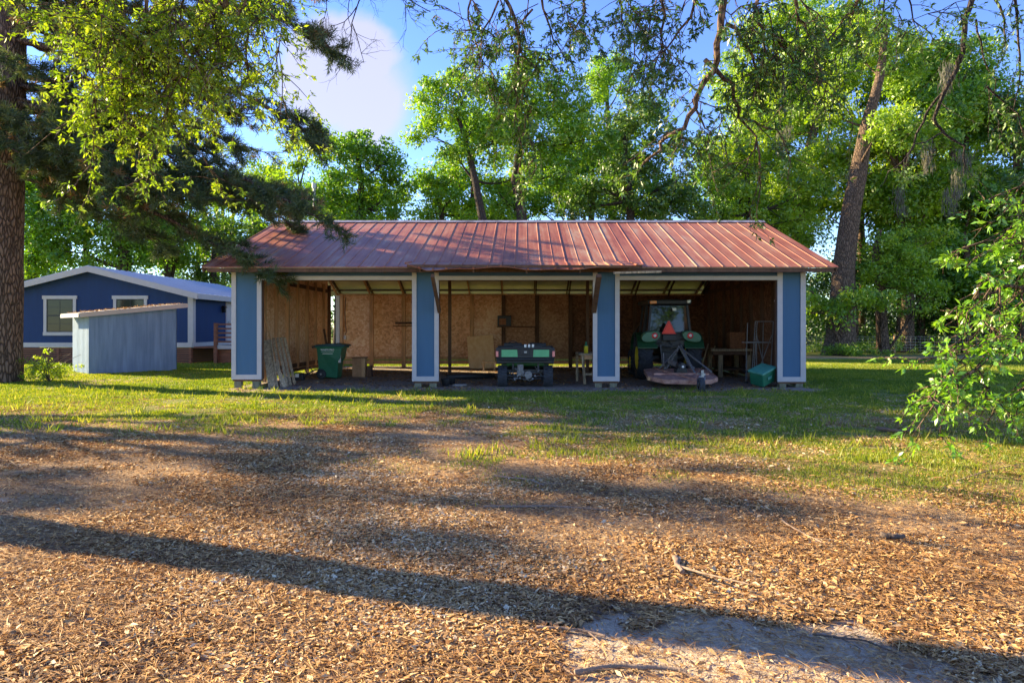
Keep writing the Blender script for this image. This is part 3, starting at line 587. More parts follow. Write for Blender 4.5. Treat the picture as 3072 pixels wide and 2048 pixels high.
# wheeled cart: local frame, side facing -Y, wheels at -X
ct = empty('wheeled_bin', (-5.92, 21.1, 0), 'tall green wheeled rubbish bin with white lettering on its side', 'bin')
mb = MB(); W0, W1 = .26, .33
prof0 = [(-.30, .06), (.26, .02), (.30, .55), (.36, .62), (.42, .98), (-.36, .98)]
vs = [(-5.92 + x_, 21.1 - (W0 if z_ < .5 else W1), z_) for x_, z_ in prof0] + [(-5.92 + x_, 21.1 + (W0 if z_ < .5 else W1), z_) for x_, z_ in prof0]
k = len(prof0); mb.add(vs, [tuple(range(k)), tuple(reversed(range(k, 2 * k)))] + [(i, i + k, (i + 1) % k + k, (i + 1) % k) for i in range(k)])
bd = mb.build('body', M['cart_green'], ct, bevel=.03)
MB().box(-6.31, -5.45, 20.74, 21.46, .94, .99).build('rim', M['cart_green'], ct, bevel=.015)
mb = MB(); mb.prism([(-6.44, 20.72, .992), (-6.25, 20.72, 1.05), (-5.75, 20.72, 1.085), (-5.42, 20.72, 1.05), (-5.38, 20.72, .992)], (0, .76, 0)); mb.build('lid', M['cart_lid'], ct, bevel=.02)
MB().cyl((-6.42, 20.85, .96), (-6.42, 21.35, .96), .022).build('handle', M['cart_lid'], ct)
MB().box(-5.62, -5.54, 20.80, 20.83, .50, .74).build('grip_bar', M['steel'], ct)
for yy in (20.76, 21.38):
    w = MB().lathe((-6.14, yy, .15), [(0, .02), (0, .14), (.015, .15), (.06, .15), (.075, .14), (.075, .02)], 'Y').build('wheel', M['rubber'], ct)
    MB().cyl((-6.14, yy - .008, .15), (-6.14, yy + .08, .15), .03).build('hub', M['steel'], w)
def text(s, loc, size, mt, parent, name='lettering', rot=(90, 0, 0), bold=0.0):
    cu = bpy.data.curves.new(name, 'FONT'); cu.body = s; cu.size = size; cu.align_x = 'CENTER'; cu.extrude = .002; cu.offset = bold
    tmp = bpy.data.objects.new('tmp', cu); COL.objects.link(tmp); bpy.context.view_layer.update()
    me_ = bpy.data.meshes.new_from_object(tmp.evaluated_get(bpy.context.evaluated_depsgraph_get())); bpy.data.objects.remove(tmp)
    me_.materials.clear(); me_.materials.append(mt)
    o = bpy.data.objects.new(name, me_); COL.objects.link(o); o.parent = parent; o.location = Vector(loc) - org(parent)
    o.rotation_euler = [math.radians(a) for a in rot]; return o
text('WASTE PRO', (-5.94, 20.765, .865), .075, M['white'], bd, bold=.002)
text('CARING FOR OUR COMMUNITIES', (-5.94, 20.768, .82), .026, M['white'], bd)
MB().box(-6.09, -5.78, 20.766, 20.772, .765, .782).build('stripe', M['white'], bd)
# timber blocks beside the cart
o = empty('wooden_crate', (-5.2, 21.9, 0), 'upright brown wooden crate right behind the green wheeled bin', 'crate')
MB().box(-5.42, -5.12, 21.7, 22.0, -.01, .60).build('box_body', M['card'], o); MB().box(-5.115, -5.0, 21.66, 21.95, 0, .6).build('side_plank', M['stud'], o); MB().box(-5.44, -4.99, 21.65, 22.02, .602, .62).build('top', M['stud_dark'], o)
MB().box(-4.98, -4.82, 21.75, 21.95, -.01, .34).build('wood_block', M['stud_dark'], None, label='short brown wood block beside the upright crate', cat='wood block')
# tangle of garden tools
o = empty('string_trimmer', (-6.7, 20.3, 0), 'black motor garden trimmer lying on the garage floor by the bin', 'trimmer')
MB().box(-6.75, -6.5, 20.2, 20.42, 0, .2).build('motor', M['black'], o, bevel=.03)
MB().box(-6.72, -6.62, 20.17, 20.198, .1, .2).build('air_cover', M['lamp_white'], o)
MB().tube([(-6.5, 20.3, .12), (-6.2, 20.35, .3), (-6.05, 20.4, .32)], .02, 8).build('shaft', M['dark_steel'], o)
MB().tube([(-6.4, 20.3, .2), (-6.45, 20.2, .35), (-6.3, 20.25, .38), (-6.25, 20.35, .25)], .018, 8).build('handle', M['black'], o)
MB().lathe((-6.95, 20.25, .06), [(0, .01), (.0, .13), (.05, .13), (.05, .01)], 'Z').build('cutting_head', M['black'], o)
MB().tube([(-6.75, 20.3, .08), (-6.95, 20.25, .08)], .03, 8).build('neck', M['dark_steel'], o)

# ------------------------------------------------------------------ middle bay
o = empty('plywood_sheet', (-1.65, 26.4, 0), 'square yellow plywood sheet leaning beside the utility vehicle', 'plywood sheet')
MB().prism([P(1408, 1106, 26.3), P(1487, 1103, 26.3), P(1478.5, 1004.5, 27.1), P(1400, 1010, 27.1)], (0, .02, .005)).build('sheet', M['plywood'], o)
o = empty('low_stool', (-1.15, 24.9, 0), 'low rough wooden stool on the floor below the plywood sheet', 'stool')
MB().box(-1.5, -.95, 24.7, 25.0, .30, .34).build('seat', M['old_wood'], o)
for xx in (-1.45, -1.05):
    for yy in (24.74, 24.92): MB().box(xx, xx + .06, yy, yy + .05, -.01, .30).build('leg', M['old_wood'], o)
o = MB(); o.tube([(-2.3, 21.0, .05), (-1.8, 20.7, .09), (-1.2, 20.9, .08), (-.9, 21.1, .05)], .09, 8, rough=.1).build('dark_tarp_roll', M['black'], None, label='dark rolled tarp lying on the floor left of the utility vehicle', cat='tarp')
# clutter behind second pillar
for k, (xx, yy, r_) in enumerate(((-2.05, 18.2, .12), (-1.95, 18.75, .11))):
    o = empty('small_pot', (xx, yy, 0), ('dark round pot at the foot of the second pillar', 'dark pot behind the pot at the second pillar')[k], 'pot', 'dark pots by the second pillar')
    MB().lathe((xx, yy, 0), [(0, .01), (0, r_ * .7), (.18, r_), (.2, r_), (.2, r_ - .02), (.05, r_ * .6), (.05, .01)], 'Z').build('pot_body', M['black'], o)
    MB().lathe((xx, yy, .17), [(0, r_ + .001), (.0, r_ + .012), (.03, r_ + .012), (.03, r_ - .02)], 'Z').build('rim', M['dark_steel'], o)
MB().prism([(-1.9, 18.25, -.01), (-1.62, 18.15, -.01), (-1.5, 18.4, -.01), (-1.7, 18.6, -.01)], (.02, 0, .06)).build('flat_stone', M['stone'], None, bevel=.02, label='flat grey stone on the dirt floor beside the second pillar', cat='stone')

def tread_wheel(parent, c, r, w, rr, rimmat, lugs, lugw, lugh, side, name='wheel', chev=True):
    """axle along X, centre c; side = which way the rim's dish looks"""
    root = empty(name, c); root.parent = parent; root.location = Vector(c) - org(parent)
    mb = MB(); h = w / 2; t_ = r - lugh
    mb.lathe(c, [(-h * .55, rr), (-h * .9, rr + .02), (-h, rr + (t_ - rr) * .55), (-h * .93, t_ - .02), (-h * .6, t_), (0, t_ + .004), (h * .6, t_), (h * .93, t_ - .02), (h, rr + (t_ - rr) * .55), (h * .9, rr + .02), (h * .55, rr)], 'X', 40)
    for k in range(lugs):
        for sd in (-1, 1):
            a0 = 2 * math.pi * (k + (.5 if sd > 0 else 0)) / lugs; a1 = a0 + (.34 if chev else .05) * 14 / lugs * (1 if chev else 1)
            p0 = Vector((c[0] + sd * h * 1.0, c[1] + (r - lugh * .8) * math.cos(a0), c[2] + (r - lugh * .8) * math.sin(a0)))
            p1 = Vector((c[0] - sd * h * .02, c[1] + (r - lugh * .45) * math.cos(a1), c[2] + (r - lugh * .45) * math.sin(a1)))
            mb.beam(p0, p1, lugw, lugh, up=(0, math.cos((a0 + a1) / 2), math.sin((a0 + a1) / 2)))
            if chev: mb.beam(p0, (c[0] + sd * h, c[1] + (r - .16) * math.cos(a0 - .04), c[2] + (r - .16) * math.sin(a0 - .04)), lugw, .02, up=(sd, 0, 0))
    mb.build('tyre', M['rubber'], root)
    e = side * h
    MB().lathe(c, [(-e * .6, rr * .96), (e * .85, rr * 1.02), (e * .8, rr * .93), (e * .35, rr * .8), (e * .25, rr * .35), (e * .45, rr * .28), (e * .45, .01)], 'X', 32).build('rim', rimmat, root)
    return root

# utility vehicle (rear view), rear at y 17.77 .. front 20.5
gx = 0.07
uv = empty('utility_vehicle', (gx, 18.9, 0), 'green and black utility cart with a cargo bed seen from behind', 'utility vehicle')
for s in (-1, 1):
    tread_wheel(uv, (gx + s * .60, 18.1, .285), .285, .25, .15, M['black'], 22, .035, .02, s, chev=False)
    tread_wheel(uv, (gx + s * .58, 20.0, .27), .27, .22, .15, M['black'], 20, .035, .02, s, chev=False)
    MB().box(gx + s * .62 - .13, gx + s * .62 + .13, 17.95, 18.5, .60, .66).build('wheel_guard', M['black'], uv, bevel=.02)
mb = MB().box(gx - .76, gx + .76, 17.85, 19.0, .70, .76); 
for s in (-1, 1): mb.box(gx + s * .74 - .03, gx + s * .74 + .03, 17.85, 19.0, .76, 1.03)
mb.box(gx - .76, gx + .76, 18.94, 19.0, .76, 1.06); mb.build('cargo_bed', M['black'], uv, bevel=.012)
tg = MB().box(gx - .76, gx + .76, 17.79, 17.845, .76, 1.045).build('tailgate', M['black'], uv, bevel=.02)
MB().box(gx - .66, gx + .66, 17.765, 17.80, 1.01, 1.05).build('top_rail', M['black'], tg, bevel=.008)
for s in (-1, 1):
    xa, xb, xc = (gx + s * .155, gx + s * .63, gx + s * .18)
    poly = [(gx + s * .20, 17.775, .80), (gx + s * .62, 17.775, .80), (gx + s * .62, 17.775, .985), (gx + s * .235 - s * .02, 17.775, .985)]
    MB().prism(poly, (0, .012, 0)).build('green_panel', M['gator_green'], tg)
    MB().box(gx + s * .735 - .035, gx + s * .735 + .035, 17.76, 17.79, .80, .95).build('tail_light', M['pink_lens'], uv, bevel=.01)
MB().box(gx - .12, gx + .10, 17.765, 17.79, .86, 1.0).build('latch_panel', M['black'], tg, bevel=.01)
MB().box(gx - .03, gx + .04, 17.752, 17.764, .90, .95).build('latch', M['steel'], tg, bevel=.005)
MB().cyl((gx - .66, 17.76, .735), (gx + .66, 17.76, .735), .028).build('bumper', M['dark_steel'], uv)
MB().box(gx - .74, gx + .74, 17.80, 17.9, .64, .70).build('bed_sill', M['black'], uv, bevel=.01)
mb = MB().box(gx - .5, gx + .5, 18.0, 20.1, .38, .46)
for xx in (-.32, .34): mb.box(gx + xx - .025, gx + xx + .025, 17.9, 17.95, .46, .66)
mb.box(gx - .02, gx + .35, 17.93, 17.96, .36, .40); mb.cyl((gx - .5, 17.97, .29), (gx + .5, 17.97, .29), .03); mb.cyl((gx - .45, 17.85, .22), (gx + .42, 17.85, .23), .014)
for s in (-1, 1): mb.beam((gx + s * .45, 17.95, .28), (gx + s * .25, 18.0, .55), .03, .03)
mb.build('chassis', M['dark_steel'], uv)
mb = MB().cyl((gx - .13, 17.9, .42), (gx - .13, 17.9, .60), .085); mb.box(gx - .22, gx - .03, 17.85, 18.1, .30, .42); mb.cyl((gx + .08, 17.82, .33), (gx + .08, 18.1, .33), .10)
for _ in range(16):
    a = random.uniform(-.4, .38); z_ = random.uniform(.22, .5); mb.cyl((gx + a, 17.84, z_), (gx + a + random.uniform(-.1, .1), 17.95, z_ + random.uniform(-.06, .06)), random.uniform(.01, .035), 8)
mb.build('engine', M['hitch'], uv)
for s in (-1, 1):
    st = MB().box(gx + s * .34 - .27, gx + s * .34 + .27, 19.15, 19.6, .70, .82).build('seat', M['black'], uv, bevel=.03)
    MB().box(gx + s * .34 - .25, gx + s * .34 + .25, 19.06, 19.14, .82, 1.14).build('seat_back', M['black'], st, bevel=.03)
MB().box(gx - .68, gx + .68, 19.7, 20.5, .42, .86).build('hood', M['tractor_green'], uv, bevel=.06)
MB().box(gx - .66, gx + .66, 19.02, 20.3, .34, .42).build('floor_pan', M['black'], uv)
tr = MB().lathe((gx - .35, 19.72, 1.0), [(-.012, .16), (.012, .16), (.012, .185), (-.012, .185), (-.012, .16)], 'Y').build('steering_wheel', M['black'], uv)
bo = empty('cargo_tray', (gx + .06, 18.3, .76), 'black cargo box with pale clamps lying in the utility cart bed', 'box')
MB().box(gx - .32, gx + .46, 18.1, 18.6, .765, 1.10).build('case', M['black'], bo, bevel=.02)
for a in (-.03, .07, .17): MB().box(gx + a, gx + a + .06, 18.06, 18.098, 1.03, 1.12).build('clamp', M['lamp_white'], bo, bevel=.006)

# small workbench by pillar three
o = empty('saw_bench', (1.7, 19.3, 0), 'small pale wooden workbench tucked behind the left side of the third pillar', 'workbench')
MB().box(1.56, 2.5, 18.85, 20.3, .80, .84).build('tabletop', M['old_wood'], o)
MB().box(1.60, 2.45, 18.9, 18.96, .69, .798).build('apron', M['stud'], o)
for (xx, yy) in ((1.66, 18.9), (2.38, 18.9), (1.6, 20.1), (2.38, 20.1)): MB().beam((xx, yy, .80), (xx + (.06 if yy < 19 and xx < 2 else 0), yy, -.01), .07, .06).build('leg', M['old_wood'], o)
MB().box(1.66, 2.4, 18.93, 18.97, .24, .30).build('stretcher', M['old_wood'], o)
o = empty('bottle', (1.72, 19.4, .84), 'yellow bodied bottle on the small workbench beside the third pillar', 'bottle')
MB().lathe((1.80, 19.4, .842), [(0, .005), (0, .06), (.2, .06)], 'Z').build('bottle_body', M['tractor_yellow'], o); MB().lathe((1.80, 19.4, 1.042), [(0, .06), (.05, .03), (.12, .03), (.12, .005)], 'Z').build('cap', M['cart_green'], o)
# hay rake pipe on ground beside benches
# ------------------------------------------------------------------ tractor
tx = 4.36
tr = empty('tractor', (tx, 21.2, 0), 'green cab tractor parked facing inward with orange triangle on its back', 'tractor')
for s in (-1, 1):
    tread_wheel(tr, (tx + s * .72, 20.72, .66), .66, .42, .34, M['tractor_yellow'], 17, .05, .045, s)
    tread_wheel(tr, (tx + s * .66, 22.75, .42), .42, .28, .22, M['tractor_yellow'], 16, .04, .03, s)
    # fender: curved shell over the wheel
    mb = MB(); pts = []
    for k in range(9):
        a = math.radians(25 + 17 * k); pts.append((20.72 - .80 * math.cos(a) * .95, .66 + .76 * math.sin(a)))
    x0_, x1_ = (tx + s * .40, tx + s * .98)
    vs = [(xq, yq, zq) for (yq, zq) in pts for xq in (x0_, x1_)] + [(xq, yq, zq - .03) for (yq, zq) in pts for xq in (x0_, x1_)]
    fs = [(2 * i, 2 * i + 1, 2 * i + 3, 2 * i + 2) for i in range(8)] + [(18 + 2 * i, 20 + 2 * i, 21 + 2 * i, 19 + 2 * i) for i in range(8)] + [(2 * i, 2 * i + 2, 20 + 2 * i, 18 + 2 * i) for i in range(8)] + [(2 * i + 1, 19 + 2 * i, 21 + 2 * i, 2 * i + 3) for i in range(8)] + [(0, 18, 19, 1), (16, 17, 35, 34)]
    mb.add(vs, fs); fd = mb.build('fender', M['fender_green'], tr)
    # rear face lobe carrying the lamp
    mb = MB(); c_ = (tx + s * .60, 19.96, 1.30); poly = []
    for k in range(20):
        a = 2 * math.pi * k / 20; rx_ = .27; rz_ = .15
        zz_ = c_[2] + rz_ * math.sin(a) - (.0 if s > 0 else 0) - (.05 * math.cos(a) * s if True else 0)
        poly.append((c_[0] + rx_ * (abs(math.cos(a)) ** .7) * (1 if math.cos(a) >= 0 else -1), c_[1], zz_))
    mb.prism(poly, (0, .22, .03)); mb.build('lamp_pod', M['pod_green'], fd, bevel=.015)
    lm = MB().lathe((tx + s * .52 + .02, 19.925, 1.33), [(0, .005), (0, .06), (.012, .085), (.04, .09)], 'Y', 24).build('tail_light', M['red_lens'], tr)
    MB().lathe((tx + s * .52 + .02, 19.912, 1.33), [(0, .004), (0, .035), (.012, .04)], 'Y').build('bulb_lens', M['lamp_white'], lm)
mb = MB().box(tx - .24, tx + .24, 20.3, 22.2, .50, 1.0); mb.cyl((tx - .52, 20.72, .66), (tx + .52, 20.72, .66), .11); mb.box(tx - .45, tx + .45, 20.15, 20.5, 1.0, 1.35)
mb.box(tx - .18, tx + .18, 20.1, 20.32, .42, .85); mb.cyl((tx, 19.9, .60), (tx, 20.2, .60), .05)
for _ in range(14):
    a = random.uniform(-.35, .35); z_ = random.uniform(.8, 1.2); mb.cyl((tx + a, 20.0, z_), (tx + a + random.uniform(-.15, .15), 20.12, z_ + random.uniform(-.1, .05)), random.uniform(.008, .025), 6)
mb.build('transmission', M['dark_steel'], tr)
MB().prism([(tx - .36, 21.9, .75), (tx + .36, 21.9, .75), (tx + .34, 21.9, 1.45), (tx - .34, 21.9, 1.45)], (0, 1.7, -.12)).build('hood', M['tractor_green'], tr, bevel=.06)
mb = MB()
for s in (-1, 1):
    mb = MB(); mb.beam((tx + s * .62, 20.30, 1.38), (tx + s * .54, 20.36, 2.24), .06, .07); mb.beam((tx + s * .64, 21.8, 1.2), (tx + s * .54, 21.7, 2.24), .06, .07)
    mb.beam((tx + s * .66, 21.0, 1.3), (tx + s * .56, 21.0, 2.24), .05, .06); mb.beam((tx + s * .62, 20.30, 1.36), (tx + s * .64, 21.8, 1.2), .05, .06); mb.build('cab_frame', M['black'], tr)
MB().beam((tx - .6, 20.29, 1.40), (tx + .6, 20.29, 1.40), .06, .08).build('cab_crossbar', M['black'], tr)
MB().prism([(tx - .60, 20.33, 1.42), (tx + .60, 20.33, 1.42), (tx + .52, 20.38, 2.22), (tx - .52, 20.38, 2.22)], (0, .008, 0)).build('rear_window', M['cabglass'], tr)
for s in (-1, 1): MB().prism([(tx + s * .63, 20.4, 1.42), (tx + s * .63, 21.75, 1.2), (tx + s * .54, 21.7, 2.22), (tx + s * .54, 20.4, 2.22)], (s * .006, 0, 0)).build('side_window', M['cabglass'], tr)
rf = MB().box(tx - .66, tx + .66, 20.2, 21.95, 2.24, 2.40).build('cab_roof', M['black'], tr, bevel=.05)
MB().box(tx - .60, tx - .40, 20.15, 20.22, 2.27, 2.36).build('work_light', M['amber'], rf, bevel=.015)
MB().box(tx + .50, tx + .60, 20.15, 20.22, 2.29, 2.38).build('work_light', M['lamp_white'], rf, bevel=.015)
MB().box(tx + .08, tx + .19, 20.2, 20.27, 2.06, 2.15).build('wiper_motor', M['lamp_white'], tr, bevel=.01)
tc_ = (tx - .08, 19.99)
g3 = MB().prism([(tc_[0] - .21, tc_[1], 1.38), (tc_[0] + .21, tc_[1], 1.38), (tc_[0] + .025, tc_[1], 1.76), (tc_[0] - .025, tc_[1], 1.76)], (0, .008, 0)).build('warning_triangle', M['smv_edge'], tr)
MB().prism([(tc_[0] - .15, tc_[1] - .004, 1.41), (tc_[0] + .15, tc_[1] - .004, 1.41), (tc_[0] + .012, tc_[1] - .004, 1.69), (tc_[0] - .012, tc_[1] - .004, 1.69)], (0, .003, 0)).build('bright_centre', M['smv'], g3)
MB().box(tx - .25, tx + .17, 20.0, 20.12, 1.18, 1.36).build('number_plate_bracket', M['black'], tr, bevel=.02)
mb = MB()
for s in (-1, 1):
    mb.tube([(tx + s * .26, 20.1, .55), (tx + s * .36, 19.5, .48), (tx + s * .40, 19.0, .45)], .03, 8); mb.tube([(tx + s * .30, 20.1, 1.05), (tx + s * .36, 19.5, .5)], .02, 8)
mb.tube([(tx + .02, 20.1, .98), (tx + .08, 19.4, 1.02)], .028, 8); mb.build('hitch_arms', M['hitch'], tr)
MB().tube([(tx - .96, 20.3, 1.0), (tx - 1.02, 20.5, 1.35), (tx - .8, 20.9, 1.6)], .015, 6).build('grab_rail', M['dark_steel'], tr)

# rotary mower behind the tractor
mw = empty('rotary_mower', (4.2, 18.2, 0), 'faded red rotary mower deck hitched behind the tractor with a tail wheel', 'mower')
poly = [(3.38, 19.05), (3.26, 17.75), (3.55, 17.15), (4.35, 17.0), (4.75, 17.15), (5.02, 17.55), (5.12, 19.0), (4.9, 19.25), (3.6, 19.25)]
zt = lambda yv: .25 + .075 * (yv - 17)
dk = MB().prism([(a, b_, zt(b_)) for a, b_ in poly], (0, 0, -.02)); n_ = len(poly)
for i in range(n_):
    a, b_ = poly[i], poly[(i + 1) % n_]; dk.prism([(a[0], a[1], zt(a[1]) - .015), (b_[0], b_[1], zt(b_[1]) - .015), (b_[0], b_[1], zt(b_[1]) - .11), (a[0], a[1], zt(a[1]) - .11)], ((4.2 - a[0]) * .012, (18.2 - a[1]) * .012, 0))
dk = dk.build('deck', M['mower_red'], mw)
mb = MB().beam((3.45, 18.0, .34), (4.9, 18.0, .34), .08, .05); mb.beam((3.7, 19.1, .425), (4.3, 17.1, .27), .07, .04); mb.beam((4.9, 19.0, .42), (4.3, 17.1, .27), .07, .04)
mb.build('deck_ribs', M['mower_red'], mw)
MB().box(3.24, 3.30, 17.62, 17.8, .2, .28).build('deck_patch', M['stud'], mw)
mb = MB().box(4.06, 4.34, 18.0, 18.35, .36, .48); mb.cyl((4.2, 18.05, .42), (4.2, 18.05, .60), .11); mb.cyl((4.2, 17.9, .54), (4.2, 18.4, .54), .085); mb.build('gearbox', M['dark_steel'], mw, bevel=.01)
MB().cyl((4.2, 17.88, .54), (4.2, 17.9, .54), .03).build('shaft_cap', M['lamp_white'], mw)
MB().tube([(4.2, 18.4, .54), (4.05, 18.75, .62), (tx - .1, 19.9, .62)], [.07, .06, .05], 12).build('drive_shaft', M['steel'], mw)
mb = MB()
ap = (tx + .08, 19.35, 1.02)
for s in (-1, 1): mb.beam((tx + s * .38, 19.05, .38), ap, .045, .03); 
mb.beam(ap, (3.75, 18.9, .39), .03, .03); mb.beam((ap[0], ap[1] - .02, ap[2]), (4.95, 17.9, .4), .04, .03); mb.beam((ap[0] + .06, ap[1] - .02, ap[2]), (4.35, 17.25, .42), .04, .03)
mb.tube([(tx - .4, 19.1, .40), (tx - .4, 19.2, .85)], .02, 6); mb.build('a_frame', M['hitch'], mw)
mb = MB(); mb.beam((4.45, 17.2, .40), (4.42, 16.7, .42), .1, .05); mb.cyl((4.40, 16.72, .34), (4.40, 16.72, .52), .035)
for s in (-1, 1): mb.beam((4.40 + s * .07, 16.72, .36), (4.28 + s * .07, 16.38, .19), .02, .06)
mb.beam((4.33, 16.72, .36), (4.47, 16.72, .36), .06, .03); mb.build('caster_fork', M['steel'], mw)
tw = MB().lathe((4.28, 16.38, .185), [(-.055, .10), (-.06, .17), (-.03, .186), (.03, .186), (.06, .17), (.055, .10)], 'X', 28).build('tail_wheel', M['rubber'], mw)
MB().lathe((4.28, 16.38, .185), [(-.05, .01), (-.05, .05), (-.03, .10), (.03, .10), (.05, .05), (.05, .01)], 'X').build('rim', M['dark_steel'], tw)

# right wall: workbench, cabinet, metal rack, tipped green bin
o = empty('workbench', (6.1, 22.0, 0), 'dark heavy wooden workbench in the right bay beside the tractor', 'workbench')
MB().box(5.95, 7.25, 21.55, 23.0, .83, .89).build('tabletop', M['old_wood'], o); MB().box(6.0, 7.2, 21.58, 21.62, .70, .828).build('apron', M['stud_dark'], o)
for (xx, yy) in ((6.2, 21.6), (7.1, 21.6), (6.2, 22.85), (7.1, 22.85)): MB().box(xx, xx + .13, yy, yy + .1, -.01, .83).build('leg', M['old_wood'], o)
MB().box(6.35, 7.1, 21.65, 22.8, .22, .26).build('lower_shelf', M['stud_dark'], o)
for a in (0, .22): board('garden_stake', (5.62 + a, 21.8, 0), (5.95 + a, 21.9, 1.05 - a * .3), .03, .03, M['old_wood'], ('thin pale rod leaning on the left end of the workbench', 'second pale rod nearest the workbench leg')[a > 0], 'rods leaning on the workbench', cat='rod')
o = empty('cabinet', (6.9, 22.0, .89), 'small rusty brown cabinet standing on the dark workbench', 'cabinet')
MB().box(6.62, 7.12, 21.8, 22.1, .892, 1.42).build('case', M['rust_brown'], o, bevel=.01); MB().box(6.65, 6.86, 21.785, 21.8, .92, 1.39).build('door', M['rust_brown'], o); MB().box(6.88, 7.09, 21.785, 21.8, .92, 1.39).build('door', M['rust_brown'], o)
ys_ = 19.35; o = empty('metal_rack', (6.9, ys_, 0), 'tall grey metal folding rack with cross braces and one shelf', 'rack')
def XZ(px, py, Y): v = P(px, py, Y); return (v.x, v.y, max(v.z, 0))
A, B_ = XZ(2266, 964, ys_), XZ(2320, 964, ys_); A2, B2 = XZ(2254, 1147, ys_), XZ(2310, 1147, ys_)
for d_ in (0, .055):
    MB().beam((A[0] + d_, A[1], A[2]), (A2[0] + d_, A2[1], 0), .016, .016).build('rail', M['steel'], o)
mb = MB(); 
for k in range(24): tt = k / 24; mb.beam((A[0] + (A2[0] - A[0]) * tt, A[1], A[2] * (1 - tt)), (A[0] + (A2[0] - A[0]) * tt + .055, A[1], A[2] * (1 - tt)), .008, .008)
mb.build('rungs', M['steel'], o)
MB().beam(B_, (B2[0], B2[1], 0), .02, .02).build('rail', M['steel'], o); MB().beam((A[0] - .0, A[1], A[2]), B_, .02, .02).build('top_bar', M['steel'], o)
for (a, b_) in (((A[0] + .03, 1.35), (A2[0] + .38, .35)), ((B_[0] - .05, 1.35), (A2[0] + .2, .35))): MB().beam((a[0], ys_ - .02, a[1]), (b_[0], ys_ - .02, b_[1]), .018, .018).build('cross_brace', M['steel'], o)
MB().beam((A2[0] + .14, ys_ - .03, 1.15), (A2[0] + .14, ys_ - .03, .05), .014, .014).build('rail', M['steel'], o)
MB().box(A2[0] - .16, B_[0] - .1, ys_ - .1, ys_ + .35, 1.13, 1.16).build('shelf', M['steel'], o, bevel=.005)
MB().box(A2[0] - .16, A2[0] + .2, ys_ - .1, ys_ + .35, .30, .33).build('shelf', M['dark_steel'], o)
for yy in (ys_ + .33,):
    for xx in (A2[0] - .05, B2[0] - .12): MB().beam((xx, yy, 0), (xx + .05, yy, 1.7), .018, .018).build('rail', M['steel'], o)
o = empty('hanging_chain', (6.32, 19.1, .5), 'thin pale chain hanging from the metal rack shelf', 'chain')
mb = MB()
for k in range(30): z_ = 1.12 - .036 * k; mb.lathe((6.30 + .01 * math.sin(k), 19.22, z_), [(-.004, .012), (.004, .012), (.004, .02), (-.004, .02), (-.004, .012)], 'X' if k % 2 else 'Y', 8)
mb.build('links', M['steel'], o)
MB().box(6.26, 6.34, 19.18, 19.26, -.01, .06).build('weight', M['dark_steel'], o, bevel=.01)
gb = empty('tipped_bin', (6.15, 17.9, 0), 'green plastic storage bin tipped over against the right pillar', 'bin')
Mx = Matrix.Translation((6.32, 18.0, .29)) @ Matrix.Rotation(math.radians(33), 4, 'Z') @ Matrix.Rotation(math.radians(-17), 4, 'Y') @ Matrix.Rotation(math.radians(10), 4, 'X') @ Matrix.Scale(.82, 4)
mb = MB(); mb.prism([(-.30, -.24, -.24), (.30, -.24, -.24), (.34, -.26, .20), (-.34, -.26, .20)], (0, .5, 0)); mb.xf(Mx).build('bin_body', M['cart_green'], gb, bevel=.03)
MB().box(-.37, .37, -.30, .28, .20, .27).xf(Mx).build('lid', M['bin_green'], gb, bevel=.02)
mb = MB().box(-.10, .10, -.285, -.262, -.05, .05); mb.xf(Mx).build('label_plate', M['bin_green'], gb, bevel=.005)
board('pale_lath', P(2324, 905, 18.6), P(2328, 888, 18.6), .03, .02, M['lamp_white'], 'short pale lath on the inside of the right pillar', cat='lath')

# ------------------------------------------------------------------ small lean-to shed
th = math.radians(47); u = Vector((math.cos(th), math.sin(th), 0)); v = Vector((-math.sin(th), math.cos(th), 0)); c0 = Vector((-14.6, 23, 0)); Ls, Lv = 2.80, 1.95
sd = empty('tool_shed', c0, 'small pale blue lean-to shed with a slanted roof in front of the house', 'shed')
z00, z10 = 2.05, 2.38
MB().prism([c0 + Vector((0, 0, -.05)), c0 + u * Ls + Vector((0, 0, -.05)), c0 + u * Ls + Vector((0, 0, z10)), c0 + Vector((0, 0, z00))], v * .03).build('front_wall', M['shed_blue'], sd)
MB().prism([c0 + v * Lv + Vector((0, 0, -.05)), c0 + u * Ls + v * Lv + Vector((0, 0, -.05)), c0 + u * Ls + v * Lv + Vector((0, 0, z10)), c0 + v * Lv + Vector((0, 0, z00))], v * .03).build('back_wall', M['shed_blue'], sd)
MB().prism([c0 + u * Ls, c0 + u * Ls + v * Lv, c0 + u * Ls + v * Lv + Vector((0, 0, z10)), c0 + u * Ls + Vector((0, 0, z10))], -u * .03).build('side_wall', M['shed_blue'], sd)
mb = MB(); n_ = 13
for i in range(n_):
    a = c0 + v * (.03 + (Lv - .03) * i / n_); b_ = c0 + v * (.03 + (Lv - .03) * (i + .55) / n_); e = -u * .02
    mb.prism([a + Vector((0, 0, -.05)), b_ + Vector((0, 0, -.05)), b_ + Vector((0, 0, z00 - .05)), a + Vector((0, 0, z00 - .05))], e)
mb.prism([c0 + v * .03 + Vector((0, 0, -.05)), c0 + v * Lv + Vector((0, 0, -.05)), c0 + v * Lv + Vector((0, 0, z00 - .05)), c0 + v * .03 + Vector((0, 0, z00 - .05))], u * .02)
mb.build('ribbed_wall', M['shed_rib'], sd)
e0, e1, f0, f1 = -.32, .32, -.12, .15; sl_ = (z10 - z00) / Ls
def rp(a, b_, dz): return c0 + u * a + v * b_ + Vector((0, 0, z00 + sl_ * a + dz))
MB().prism([rp(e0, f0, .02), rp(Ls + e1, f0, .02), rp(Ls + e1, Lv + f1, .02), rp(e0, Lv + f1, .02)], (0, 0, .025)).build('roof', M['stone'], sd)
